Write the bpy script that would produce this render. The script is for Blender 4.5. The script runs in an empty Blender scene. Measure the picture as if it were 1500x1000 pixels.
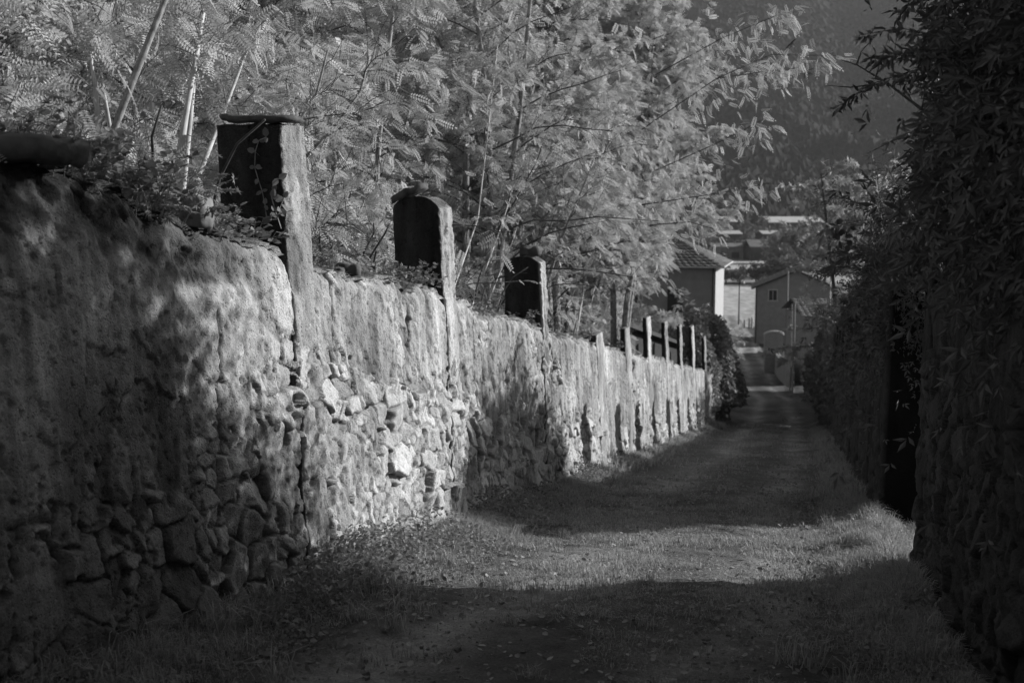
import bpy, math, random
import numpy as np
from mathutils import Vector, Matrix

SC = bpy.context.scene
COL = SC.collection
rng = np.random.default_rng(7)
random.seed(7)
R_ = math.radians

# ------------------------------------------------------------------ camera
EYE = Vector((0.0, 0.0, 1.6))
PITCH = math.atan(190 / 1700)
cam_d = bpy.data.cameras.new('camera')
cam = bpy.data.objects.new('camera', cam_d)
COL.objects.link(cam)
cam.location = EYE
cam.rotation_euler = (math.pi / 2 - PITCH, 0, 0)
cam_d.sensor_width = 36
cam_d.lens = 36 * 1700 / 1500
cam_d.clip_start = 0.05
cam_d.clip_end = 6000
cam_d.dof.use_dof = True
cam_d.dof.focus_distance = 9.5
cam_d.dof.aperture_fstop = 2.8
SC.camera = cam

# ------------------------------------------------------------------ light
YAW = math.atan(425 / 1681)                # the lane's heading, right of the view axis
SUN_AHEAD = R_(32)                         # sun stands this far ahead of square-on to the wall
SUN_EL = R_(22.5)
sun_az = YAW + math.pi / 2 - SUN_AHEAD     # clockwise from +Y
to_sun = Vector((math.sin(sun_az) * math.cos(SUN_EL), math.cos(sun_az) * math.cos(SUN_EL), math.sin(SUN_EL)))
w = bpy.data.worlds.new('World')
SC.world = w
w.use_nodes = True
nt = w.node_tree
bg = nt.nodes['Background']
sky = nt.nodes.new('ShaderNodeTexSky')
sky.sky_type = 'NISHITA'
sky.sun_disc = False
sky.sun_elevation = SUN_EL
sky.sun_rotation = sun_az
bw = nt.nodes.new('ShaderNodeRGBToBW')     # black and white film
nt.links.new(sky.outputs[0], bw.inputs[0])
nt.links.new(bw.outputs[0], bg.inputs['Color'])
bg.inputs['Strength'].default_value = 0.08
sd = bpy.data.lights.new('sun', 'SUN')
sd.energy = 5.0
sd.angle = R_(0.5)
sd.color = (1, 1, 1)
so = bpy.data.objects.new('sun', sd)
COL.objects.link(so)
so.location = (30, 20, 40)
so.rotation_euler = to_sun.to_track_quat('Z', 'Y').to_euler()
SC.view_settings.view_transform = 'Standard'
SC.view_settings.look = 'None'
SC.view_settings.exposure = 0.28
SC.view_settings.gamma = 1.0
SC.cycles.max_bounces = 6
SC.cycles.transparent_max_bounces = 4
SC.cycles.volume_bounces = 0

# ------------------------------------------------------------------ helpers
SY, CY = math.sin(YAW), math.cos(YAW)
SLOPE = 0.1508

def xy(v, r):
    return v * SY + r * CY, v * CY - r * SY

_gv = np.array([-60, 0, 20, 40, 48, 60, 72, 85, 100, 120, 140, 175, 250, 400, 900, 3000.])
_gz = np.array([60 * SLOPE, 0, -20 * SLOPE, -40 * SLOPE, -7.15, -8.75, -10.2, -11.4, -12.55, -13.5, -14.0, -14.5, -14.9, -15.2, -15.5, -15.5])
_fine = np.arange(-60, 3000, 0.5)
_fz = np.interp(_fine, _gv, _gz)
_k = np.ones(17) / 17
_fz = np.concatenate([_fz[:8], np.convolve(_fz, _k, 'valid'), _fz[-8:]])

def g(v):
    return np.interp(v, _fine, _fz)

def unproj(px, py, rr):
    """a photo pixel onto the vertical plane r = rr of the lane -> v, z"""
    cx, cy, cz = (px - 750) / 1700, (500 - py) / 1700, -1.0
    fy = math.cos(PITCH) + cy * math.sin(PITCH)
    fz = -math.sin(PITCH) + cy * math.cos(PITCH)
    fx = cx
    k = rr / (fx * CY - fy * SY)
    return k * (fx * SY + fy * CY), EYE.z + k * fz

def ray(px, py, D):
    """point at forward distance D (world Y) seen at a photo pixel"""
    cx, cy = (px - 750) / 1700, (500 - py) / 1700
    fy = math.cos(PITCH) + cy * math.sin(PITCH)
    fz = -math.sin(PITCH) + cy * math.cos(PITCH)
    return Vector((cx / fy * D, D, EYE.z + fz / fy * D))

def vr_of(p):
    return p.x * SY + p.y * CY, p.x * CY - p.y * SY

def _h(ix, iy, seed):
    n = (ix.astype(np.int64) * 374761393 + iy.astype(np.int64) * 668265263 + seed * 1442695041) & 0xFFFFFFFF
    n = ((n ^ (n >> 13)) * 1274126177) & 0xFFFFFFFF
    n = n ^ (n >> 16)
    return (n & 0xFFFFFF) / float(0xFFFFFF)

def noise(x, y, seed=0):
    x, y = np.broadcast_arrays(np.asarray(x, float), np.asarray(y, float))
    ix, iy = np.floor(x), np.floor(y)
    fx, fy = x - ix, y - iy
    fx = fx * fx * fx * (fx * (fx * 6 - 15) + 10)
    fy = fy * fy * fy * (fy * (fy * 6 - 15) + 10)
    a, b = _h(ix, iy, seed), _h(ix + 1, iy, seed)
    c, d = _h(ix, iy + 1, seed), _h(ix + 1, iy + 1, seed)
    return (a + (b - a) * fx + (c - a) * fy + (a - b - c + d) * fx * fy) * 2 - 1

def fbm(x, y, seed=0, o=4):
    s, a = 0, 0.5
    for i in range(o):
        s = s + a * noise(np.asarray(x) * 2 ** i, np.asarray(y) * 2 ** i, seed + i * 17)
        a *= 0.55
    return s

def voro(x, y, seed):
    x, y = np.broadcast_arrays(x, y)
    ix, iy = np.floor(x), np.floor(y)
    f1 = np.full(x.shape, 9.0); f2 = np.full(x.shape, 9.0)
    idv = np.zeros(x.shape); ox = np.zeros(x.shape); oy = np.zeros(x.shape)
    for dx in (-1, 0, 1):
        for dy in (-1, 0, 1):
            cx, cy = ix + dx, iy + dy
            px = cx + 0.12 + 0.76 * _h(cx, cy, seed)
            py = cy + 0.12 + 0.76 * _h(cx, cy, seed + 5)
            d = np.hypot(px - x, py - y) * (0.8 + 0.45 * _h(cx, cy, seed + 8))
            m = d < f1
            f2 = np.where(m, f1, np.minimum(f2, d))
            idv = np.where(m, _h(cx, cy, seed + 9), idv)
            ox = np.where(m, x - px, ox); oy = np.where(m, y - py, oy)
            f1 = np.where(m, d, f1)
    return f1, f2, idv, ox, oy

def sst(a, b, x):
    t = np.clip((x - a) / (b - a), 0, 1)
    return t * t * (3 - 2 * t)

def mesh(name, V, F, mat=None, parent=None, attrs=None, smooth=False, link=True):
    """V (n,3); F (m,k) one polygon size, or a list of such arrays"""
    V = np.asarray(V, np.float32)
    Fs = F if isinstance(F, list) else [F]
    Fs = [np.asarray(f, np.int32) for f in Fs if len(f)]
    me = bpy.data.meshes.new(name)
    me.vertices.add(len(V)); me.vertices.foreach_set('co', V.ravel())
    tot = np.concatenate([np.full(len(f), f.shape[1], np.int32) for f in Fs])
    idx = np.concatenate([f.ravel() for f in Fs])
    st = np.concatenate([[0], np.cumsum(tot)[:-1]]).astype(np.int32)
    me.loops.add(len(idx)); me.loops.foreach_set('vertex_index', idx)
    me.polygons.add(len(tot)); me.polygons.foreach_set('loop_start', st); me.polygons.foreach_set('loop_total', tot)
    me.polygons.foreach_set('use_smooth', np.full(len(tot), bool(smooth)))
    for k, a in (attrs or {}).items():
        at = me.attributes.new(k, 'FLOAT', 'POINT'); at.data.foreach_set('value', np.asarray(a, np.float32).ravel())
    me.update(calc_edges=True)
    if mat: me.materials.append(mat)
    o = bpy.data.objects.new(name, me)
    if link: COL.objects.link(o)
    if parent: o.parent = parent
    return o

def empty(name, loc=(0, 0, 0)):
    o = bpy.data.objects.new(name, None); COL.objects.link(o); o.location = loc
    o.empty_display_size = 0.2
    return o

def tag(o, label, cat, group=None):
    o['label'] = label; o['category'] = cat
    if group: o['group'] = group
    return o

def kind(o, k): o['kind'] = k; return o

class MB:
    """collects simple shapes into one mesh"""
    def __init__(s): s.v = []; s.f3 = []; s.f4 = []; s.n = 0
    def add(s, V, F):
        for f in F:
            (s.f4 if len(f) == 4 else s.f3).append([i + s.n for i in f])
        s.v.extend([tuple(p) for p in V]); s.n += len(V)
    def box(s, c, sz, yaw=0.0, jit=0.0):
        ca, sa = math.cos(yaw), math.sin(yaw)
        V = []
        for z in (-1, 1):
            for x, y in ((-1, -1), (1, -1), (1, 1), (-1, 1)):
                a, b = x * sz[0] / 2 + random.uniform(-jit, jit), y * sz[1] / 2 + random.uniform(-jit, jit)
                V.append((c[0] + a * ca - b * sa, c[1] + a * sa + b * ca, c[2] + z * sz[2] / 2 + random.uniform(-jit, jit)))
        s.add(V, [(3, 2, 1, 0), (4, 5, 6, 7), (0, 1, 5, 4), (1, 2, 6, 5), (2, 3, 7, 6), (3, 0, 4, 7)])
        return s
    def tube(s, pts, rad, n=6, cap=True):
        pts = [Vector(p) for p in pts]
        if not hasattr(rad, '__len__'): rad = [rad] * len(pts)
        t0 = (pts[1] - pts[0]).normalized()
        a = Vector((1, 0, 0)) if abs(t0.x) < 0.8 else Vector((0, 1, 0))
        V = []
        for i, p in enumerate(pts):
            t = (pts[min(i + 1, len(pts) - 1)] - pts[max(i - 1, 0)])
            t = t.normalized() if t.length > 1e-9 else t0
            a = (a - t * a.dot(t)); a.normalize(); b = t.cross(a)
            for k in range(n):
                q = 2 * math.pi * k / n
                V.append(p + (a * math.cos(q) + b * math.sin(q)) * rad[i])
        F = []
        for i in range(len(pts) - 1):
            for k in range(n):
                F.append((i * n + k, i * n + (k + 1) % n, (i + 1) * n + (k + 1) % n, (i + 1) * n + k))
        if cap:
            V.append(pts[-1]); m = len(V) - 1
            F += [((len(pts) - 1) * n + k, (len(pts) - 1) * n + (k + 1) % n, m) for k in range(n)]
        s.add(V, F); return s
    def build(s, name, mat, parent=None, smooth=False):
        return mesh(name, np.array(s.v), [np.array(s.f4, int).reshape(-1, 4), np.array(s.f3, int).reshape(-1, 3)], mat, parent, smooth=smooth)

# ------------------------------------------------------------------ materials
def newmat(name):
    m = bpy.data.materials.new(name); m.use_nodes = True
    n = m.node_tree; b = n.nodes['Principled BSDF']
    b.inputs['Roughness'].default_value = 0.9
    b.inputs['Specular IOR Level'].default_value = 0.15
    return m, n, b

def plain(name, a, rough=0.9, var=0.25, scale=8.0, bump=0.3):
    """a grey surface with cloudy variation and a little relief"""
    m, n, b = newmat(name)
    tc = n.nodes.new('ShaderNodeTexCoord')
    no = n.nodes.new('ShaderNodeTexNoise'); no.inputs['Scale'].default_value = scale; no.inputs['Detail'].default_value = 6
    n.links.new(tc.outputs['Object'], no.inputs['Vector'])
    mr = n.nodes.new('ShaderNodeMapRange')
    mr.inputs[1].default_value = 0.3; mr.inputs[2].default_value = 0.7
    mr.inputs[3].default_value = a * (1 - var); mr.inputs[4].default_value = a * (1 + var)
    n.links.new(no.outputs[0], mr.inputs[0]); n.links.new(mr.outputs[0], b.inputs['Base Color'])
    bp = n.nodes.new('ShaderNodeBump'); bp.inputs['Strength'].default_value = bump; bp.inputs['Distance'].default_value = 0.02
    n.links.new(no.outputs[0], bp.inputs['Height']); n.links.new(bp.outputs[0], b.inputs['Normal'])
    b.inputs['Roughness'].default_value = rough
    return m

def wall_mat(name, gain=1.0):
    """lime plaster over rubble: 'tone' carries each stone's own colour, stains, moss and painted shade"""
    m, n, b = newmat(name)
    L = n.links.new
    tc = n.nodes.new('ShaderNodeTexCoord')
    at = n.nodes.new('ShaderNodeAttribute'); at.attribute_name = 'tone'
    pl = n.nodes.new('ShaderNodeAttribute'); pl.attribute_name = 'plaster'
    def nz(scale, det, vec=None, rough=0.6):
        q = n.nodes.new('ShaderNodeTexNoise'); q.inputs['Scale'].default_value = scale
        q.inputs['Detail'].default_value = det + 2; q.inputs['Roughness'].default_value = rough
        L(vec if vec else tc.outputs['Object'], q.inputs['Vector']); return q.outputs[0]
    def mrange(x, a, c, d, e):
        q = n.nodes.new('ShaderNodeMapRange')
        for i, val in enumerate((a, c, d, e)): q.inputs[i + 1].default_value = val
        L(x, q.inputs[0]); return q.outputs[0]
    def mul(x, y, op='MULTIPLY'):
        q = n.nodes.new('ShaderNodeMath'); q.operation = op
        for i, val in enumerate((x, y)):
            if isinstance(val, (int, float)): q.inputs[i].default_value = val
            else: L(val, q.inputs[i])
        return q.outputs[0]
    mp = n.nodes.new('ShaderNodeMapping'); mp.inputs['Scale'].default_value = (8, 8, 1.0)
    L(tc.outputs['Object'], mp.inputs['Vector'])
    streak = mrange(nz(1.0, 5, mp.outputs[0]), 0.36, 0.62, 0.62, 1.14)
    streak = mul(mul(mul(streak, 1.0, 'SUBTRACT'), pl.outputs['Fac']), 1.0, 'ADD')
    cloud = mrange(nz(2.2, 6), 0.3, 0.7, 0.72, 1.18)
    speck = mrange(nz(70, 4, None, 0.75), 0.33, 0.66, 0.72, 1.22)
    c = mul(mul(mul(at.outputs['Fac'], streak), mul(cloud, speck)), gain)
    # dark lichen spots
    li = mrange(nz(23, 5, None, 0.7), 0.56, 0.64, 1.0, 0.6)
    c = mul(c, li)
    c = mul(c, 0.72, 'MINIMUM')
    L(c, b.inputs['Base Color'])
    vo = n.nodes.new('ShaderNodeTexVoronoi'); vo.inputs['Scale'].default_value = 48; L(tc.outputs['Object'], vo.inputs['Vector'])
    h = mul(mul(nz(38, 7, None, 0.7), 1.0), mul(mrange(vo.outputs[0], 0.0, 0.35, 0.0, 0.5), 1.0), 'ADD')
    bp = n.nodes.new('ShaderNodeBump'); bp.inputs['Strength'].default_value = 0.9; bp.inputs['Distance'].default_value = 0.018
    L(h, bp.inputs['Height']); L(bp.outputs[0], b.inputs['Normal'])
    b.inputs['Roughness'].default_value = 0.95
    return m

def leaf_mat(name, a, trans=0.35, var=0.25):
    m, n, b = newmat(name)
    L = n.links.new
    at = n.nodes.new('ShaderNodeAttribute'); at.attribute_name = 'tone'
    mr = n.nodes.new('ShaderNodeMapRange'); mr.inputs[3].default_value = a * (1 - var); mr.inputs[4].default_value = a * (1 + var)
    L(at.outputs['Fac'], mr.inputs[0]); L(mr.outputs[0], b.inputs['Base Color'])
    b.inputs['Roughness'].default_value = 0.55; b.inputs['Specular IOR Level'].default_value = 0.35
    tr = n.nodes.new('ShaderNodeBsdfTranslucent'); L(mr.outputs[0], tr.inputs['Color'])
    mx = n.nodes.new('ShaderNodeMixShader'); mx.inputs[0].default_value = trans
    L(b.outputs[0], mx.inputs[1]); L(tr.outputs[0], mx.inputs[2])
    L(mx.outputs[0], n.nodes['Material Output'].inputs['Surface'])
    return m

def lane_mat():
    m, n, b = newmat('earth_track'); L = n.links.new
    tc = n.nodes.new('ShaderNodeTexCoord')
    at = n.nodes.new('ShaderNodeAttribute'); at.attribute_name = 'tone'
    no = n.nodes.new('ShaderNodeTexNoise'); no.inputs['Scale'].default_value = 3.2; no.inputs['Detail'].default_value = 8; no.inputs['Roughness'].default_value = 0.7
    n2 = n.nodes.new('ShaderNodeTexNoise'); n2.inputs['Scale'].default_value = 55; n2.inputs['Detail'].default_value = 5; n2.inputs['Roughness'].default_value = 0.8
    L(tc.outputs['Object'], no.inputs['Vector']); L(tc.outputs['Object'], n2.inputs['Vector'])
    m1 = n.nodes.new('ShaderNodeMapRange'); m1.inputs[1].default_value = .35; m1.inputs[2].default_value = .65; m1.inputs[3].default_value = .6; m1.inputs[4].default_value = 1.3
    m2 = n.nodes.new('ShaderNodeMapRange'); m2.inputs[1].default_value = .35; m2.inputs[2].default_value = .65; m2.inputs[3].default_value = .55; m2.inputs[4].default_value = 1.4
    L(no.outputs[0], m1.inputs[0]); L(n2.outputs[0], m2.inputs[0])
    q = n.nodes.new('ShaderNodeMath'); q.operation = 'MULTIPLY'; L(m1.outputs[0], q.inputs[0]); L(m2.outputs[0], q.inputs[1])
    q2 = n.nodes.new('ShaderNodeMath'); q2.operation = 'MULTIPLY'; L(q.outputs[0], q2.inputs[0]); L(at.outputs['Fac'], q2.inputs[1])
    L(q2.outputs[0], b.inputs['Base Color'])
    bp = n.nodes.new('ShaderNodeBump'); bp.inputs['Strength'].default_value = .8; bp.inputs['Distance'].default_value = .03
    L(n2.outputs[0], bp.inputs['Height']); L(bp.outputs[0], b.inputs['Normal'])
    return m

M_WALL = wall_mat('old_lime_plaster')
M_WALLR = wall_mat('shaded_rubble', 0.15)  # same plaster and rubble with the right walls' shade painted in
M_LOCUST = leaf_mat('locust_leaves', 0.55, 0.38)
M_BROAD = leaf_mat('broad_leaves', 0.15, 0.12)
M_BROADP = leaf_mat('pale_broad_leaves', 0.45, 0.3)
M_IVY = leaf_mat('ivy_leaves', 0.13, 0.15)
M_WEED = leaf_mat('weed_leaves', 0.24, 0.3)
M_LITTER = leaf_mat('fallen_leaves', 0.26, 0.1, 0.6)
M_GRASS = leaf_mat('grass_blades', 0.38, 0.35, 0.4)
M_BARK = plain('bark', 0.30, scale=14, var=0.45, bump=0.6)
M_TWIG = plain('twig_bark', 0.13, scale=14, var=0.4)
M_BARKD = plain('dark_bark', 0.09, scale=14, var=0.4)
M_SOIL = plain('soil', 0.06, scale=1.5, var=0.5)
M_LANE = lane_mat()
M_ROCK = plain('field_stone', 0.22, scale=9, var=0.4, bump=0.8)
M_ROCKD = plain('dark_stone', 0.10, scale=9, var=0.4, bump=0.8)

# ------------------------------------------------------------------ terrain
def lane_c(v):   # the lane's centre line
    return np.interp(v, [0, 55, 75, 100, 120, 140, 180], [-1.25, -1.25, -1.8, -3.8, -5.1, -6.6, -11])
def lane_w(v):
    return np.interp(v, [0, 50, 70, 100, 140, 180], [4.5, 4.5, 4.1, 3.3, 2.6, 2.4])

def terrain(v, r):
    z = g(v)
    left = sst(-3.62, -3.9, r) if False else np.where(r < -3.75, 1.0, 0.0)
    left = left * sst(58, 46, v)
    up = 1.55 + 0.10 * np.clip(-r - 4, 0, 25) * sst(45, 35, v)
    z = z + left * up
    right = np.where(r > 1.3, 1.0, 0.0) * sst(50, 44, v)
    gate = sst(10.0, 10.6, v) * sst(15.6, 15.0, v)
    z = z + right * (0.35 * (1 - gate))
    z = z + 0.05 * fbm(v * 0.8, r * 0.8, 3) * np.clip((np.abs(r + 1.25) - 2), 0, 1)
    # lane bed lies a little under the lane sheet
    z = z - 0.08 * sst(2.9, 2.3, np.abs(r - lane_c(v)))
    return z

vs = np.concatenate([np.arange(-6, 60, 0.4), np.arange(60, 200, 2), np.geomspace(200, 2600, 50)])
rs = np.concatenate([-np.geomspace(400, 12, 30), np.arange(-11.5, -4, .5), [-3.76, -3.74], np.arange(-3.5, 1.3, .25), [1.29, 1.31], np.arange(1.6, 12, .6), np.geomspace(12.5, 900, 36)])
VV, RR = np.meshgrid(vs, rs, indexing='ij')
X, Y = xy(VV, RR)
Z = terrain(VV, RR)
idx = np.arange(VV.size).reshape(VV.shape)
F = np.stack([idx[:-1, :-1], idx[:-1, 1:], idx[1:, 1:], idx[1:, :-1]], -1).reshape(-1, 4)
def ground_mat():
    m, n, b = newmat('earth_and_meadow'); L = n.links.new
    tc = n.nodes.new('ShaderNodeTexCoord')
    at = n.nodes.new('ShaderNodeAttribute'); at.attribute_name = 'tone'
    no = n.nodes.new('ShaderNodeTexNoise'); no.inputs['Scale'].default_value = 1.1; no.inputs['Detail'].default_value = 9
    mp = n.nodes.new('ShaderNodeMapping'); mp.inputs['Scale'].default_value = (1, .25, 1)
    L(tc.outputs['Object'], mp.inputs['Vector']); L(mp.outputs[0], no.inputs['Vector'])
    m1 = n.nodes.new('ShaderNodeMapRange'); m1.inputs[1].default_value = .3; m1.inputs[2].default_value = .7; m1.inputs[3].default_value = .7; m1.inputs[4].default_value = 1.3
    L(no.outputs[0], m1.inputs[0])
    q = n.nodes.new('ShaderNodeMath'); q.operation = 'MULTIPLY'; L(m1.outputs[0], q.inputs[0]); L(at.outputs['Fac'], q.inputs[1])
    L(q.outputs[0], b.inputs['Base Color'])
    return m
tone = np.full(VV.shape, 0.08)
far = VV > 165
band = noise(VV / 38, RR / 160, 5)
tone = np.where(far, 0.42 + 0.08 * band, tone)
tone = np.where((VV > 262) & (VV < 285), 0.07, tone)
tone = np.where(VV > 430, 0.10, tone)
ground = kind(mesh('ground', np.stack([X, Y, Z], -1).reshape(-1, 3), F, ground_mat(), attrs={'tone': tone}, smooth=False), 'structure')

# the lane: one worn earth sheet between the walls and on down to the houses
vs = np.concatenate([np.arange(-3, 20, .06), np.arange(20, 60, .25), np.arange(60, 185, 1.)])
ts = np.linspace(0, 1, 64)
VV, TT = np.meshgrid(vs, ts, indexing='ij')
RR = lane_c(VV) + (TT - .5) * (lane_w(VV) + .3)
o_ = RR - lane_c(VV)
wv = .22 * noise(VV * .18, 0, 4) + .15 * noise(VV * .6, 2, 14)
rut = np.exp(-((o_ - .95 - wv) / .34) ** 2) + np.exp(-((o_ + .75 - wv) / .34) ** 2)
Z = g(VV) + .028 * fbm(VV * 1.3, RR * 1.3, 31) + .02 * fbm(VV * 5, RR * 5, 32) - .035 * rut + .09 * sst(1.5, 2.25, np.abs(o_))
tone = .13 + .30 * rut * (.55 + .45 * noise(VV * .9, RR * .9, 8))
tone = np.where(VV > 60, (.09 + .12 * sst(90, 115, VV)) * (1 + .9 * rut) * (1 + .35 * noise(VV * .5, RR * 1.2, 9)), tone)  # lane beyond the walls darkened in colour to stand for shade
X, Y = xy(VV, RR)
idx = np.arange(VV.size).reshape(VV.shape)
F = np.stack([idx[:-1, :-1], idx[:-1, 1:], idx[1:, 1:], idx[1:, :-1]], -1).reshape(-1, 4)
lane = kind(mesh('lane', np.stack([X, Y, Z], -1).reshape(-1, 3), F, M_LANE, attrs={'tone': tone}, smooth=True), 'structure')
def lane_z(v, r):
    return g(v) + .028 * fbm(v * 1.3, r * 1.3, 31) + .02 * fbm(v * 5, r * 5, 32) + .09 * sst(1.5, 2.25, np.abs(r + 1.25)) - .012

# ------------------------------------------------------------------ walls
def face(u, z, seed, low=1.1, bare=0.0):
    """relief (m, outward), plaster mask and tone of a wall face at u along, z above ground"""
    uw = u + .10 * fbm(u * 3.2, z * 3.2, seed + 50, 3); zw = z + .085 * fbm(u * 3.2, z * 3.2, seed + 60, 3)
    b = low + .58 * sst(6.6, 7.4, u) * sst(13, 11.5, u) * (low < 1.2) - .28 * (sst(6.6, 5.8, u) + sst(13.5, 17, u)) * (low < 1.2) + .30 * noise(u * .55, 0, seed + 1) + .16 * noise(u * 1.9, 3, seed + 2) - bare
    edge = z + .20 * fbm(u * 2.2, z * 2.2, seed + 3) + .20 * fbm(u * 7, z * 7, seed + 33, 4) - b
    mask = sst(-.006, .012, edge)
    hole = fbm(u * 1.4, z * 1.4, seed + 4)
    mask = mask * sst(-.42, -.41, hole + .10 * fbm(u * 8, z * 8, seed + 34, 3) + .12 * (z - 1.2) / 1.2)
    # leftover plaster patches low down
    patch = sst(.36, .375, .22 * (sst(6.8, 6, u) + sst(13.5, 17, u)) + fbm(u * 1.1, z * .9, seed + 6) + .16 * fbm(u * 6, z * 6, seed + 7, 4))
    mask = np.maximum(mask, patch * sst(.1, .5, z))
    f1, f2, idv, ox, oy = voro(uw / .30, zw / .235, seed)
    e1, e2, idw, px, py = voro(uw / .15, zw / .12, seed + 100)
    big = sst(-.12, -.05, noise(u * 2.1, z * 2.1, seed + 8) + .5 * noise(u * 5, z * 5, seed + 48) + .30 * (.9 - z))
    def dome(a, b_, i, qx, qy, amp):
        d = np.clip((b_ - a) / .15, 0, 1)
        return amp * (.25 + .75 * (1 - (1 - d) ** 2.2)) + amp * .7 * (i - .5) + amp * .7 * (qx * np.sin(i * 40) + qy * np.cos(i * 57))
    st = np.where(big > .5, dome(f1, f2, idv, ox, oy, .085), dome(e1, e2, idw, px, py, .045) + .02)
    mortar = .024 + .030 * fbm(u * 3.3, z * 3.3, seed + 40) + .030 * fbm(u * 13, z * 13, seed + 41, 4)
    inm = sst(-.002, .003, mortar - st)
    st = np.maximum(st, mortar)
    gap = np.where(big > .5, sst(.02, .14, f2 - f1), sst(.03, .2, e2 - e1))  # darkens stones towards their gaps, shade painted into the tone
    st = st + .020 * fbm(u * 11, z * 11, seed + 9, 4) + .012 * fbm(u * 4, z * 4, seed + 42, 2)
    idt = np.where(big > .5, idv, idw)
    run = noise(u * 9, z * .7, seed + 10) * .6 + noise(u * 23, z * 1.5, seed + 11) * .4
    pla = .084 + .012 * fbm(u * 1.5, z * 1.5, seed + 12) + .011 * run * sst(.8, 2.0, z) * sst(7, 13, u) + .012 * fbm(u * 14, z * 11, seed + 13, 5) - .012 * sst(.25, .4, fbm(u * 26, z * 20, seed + 44, 2))
    # shallow scabs where the top coat has flaked
    sc = sst(.12, .15, fbm(u * 3.1, z * 2.0, seed + 14) + .05 * fbm(u * 22, z * 22, seed + 15, 2))
    sc2 = sst(.10, .12, fbm(u * 1.9 + 7, z * 1.5, seed + 45) + .05 * fbm(u * 18, z * 18, seed + 46, 3))
    pla = pla - .016 * sc - .020 * sc2
    disp = mask * pla + (1 - mask) * st * 1.0 + .006 * fbm(u * 34, z * 34, seed + 47, 2)
    tone = mask * (.47 - .08 * sc - .10 * sc2 + .24 * fbm(u * 1.1, z * .7, seed + 16) + .06 * run) + (1 - mask) * ((.32 + .36 * idt) * (.5 + .5 * gap) * (1 - inm) + inm * (.30 + .1 * fbm(u * 5, z * 5, seed + 43)))
    return disp, mask, tone

def build_wall(name, us, Hfun, r0, side, seed, mat, thick=.46, batter=.12, nz=180, low=1.1, bare=0., extra=None, parent=None):
    """side +1: face looks towards +r. One sheet: front face, rough top, back."""
    t = np.concatenate([np.linspace(0, 1, nz), np.full(10, 1.), np.array([1., 1.])])
    U, T = np.meshgrid(us, t, indexing='ij')
    H = Hfun(U)
    bottom = -.25
    Zl = bottom + (H - bottom) * T
    disp, pm, tone = face(U, Zl, seed, low, bare)
    if extra is not None:
        disp, tone = extra(U, Zl, disp, tone)
    off = disp + batter * (1 - Zl / 2.4) - .085
    nt_ = len(t)
    # round the upper front edge a little
    off = off - .05 * sst(H - .10, H, Zl) * (T < 1)
    back = np.linspace(0.0, 1, 11)[1:]
    for k in range(10):
        off[:, nz + k] = off[:, nz - 1] * (1 - back[k]) - thick * back[k]
        Zl[:, nz + k] = H[:, 0] + .035 * fbm(us * 3, back[k] * 2, seed + 70) + .03 * math.sin(back[k] * math.pi)
        tone[:, nz + k] = .16 + .1 * noise(us * 4, back[k] * 3, seed + 71)
    off[:, nt_ - 2] = -thick; off[:, nt_ - 1] = -thick - .05
    Zl[:, nt_ - 2] = H[:, 0] * .5; Zl[:, nt_ - 1] = bottom
    off[:, nt_ - 2:] = -thick
    Rr = r0 + side * off
    X, Y = xy(U, Rr)
    Z = g(U) + Zl
    n0 = U.size
    idx = np.arange(n0).reshape(U.shape)
    F = np.stack([idx[:-1, :-1], idx[:-1, 1:], idx[1:, 1:], idx[1:, :-1]], -1).reshape(-1, 4)
    if side > 0: F = F[:, ::-1]
    caps = []
    for i, flip in ((0, 0), (len(us) - 1, 1)):
        row = idx[i]
        # end caps: strips between front and back
        for k in range(nz - 1):
            pass
        q = list(row)
        caps.append(q if flip else q[::-1])
    Vt = np.stack([X, Y, Z], -1).reshape(-1, 3)
    return mesh(name, Vt, [F, np.array(caps)], mat, parent, {'tone': tone, 'plaster': pm}, smooth=True)

# measured top line of the left wall (photo pixels of its lane side edge)
top_px = [(0, 222), (60, 232), (120, 262), (190, 285), (240, 318), (300, 335), (370, 350), (430, 372), (480, 392), (540, 402), (600, 418), (660, 440), (700, 452), (760, 470), (800, 482), (860, 502), (900, 512), (960, 524), (1050, 545)]
LW = -3.5
tv = []; th = []
for p in top_px:
    v_, z_ = unproj(p[0], p[1], LW)
    tv.append(v_); th.append(z_ - float(g(v_)))
tv = np.array(tv); th = np.array(th)
print('TOP', [(round(a, 2), round(b, 2)) for a, b in zip(tv, th)])
def H_left(u):
    h = np.interp(u, tv, th)
    return h + .05 * noise(u * 1.7, 0, 5) + .035 * noise(u * 6, 0, 6) + .02 * noise(u * 17, 0, 7)

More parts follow.
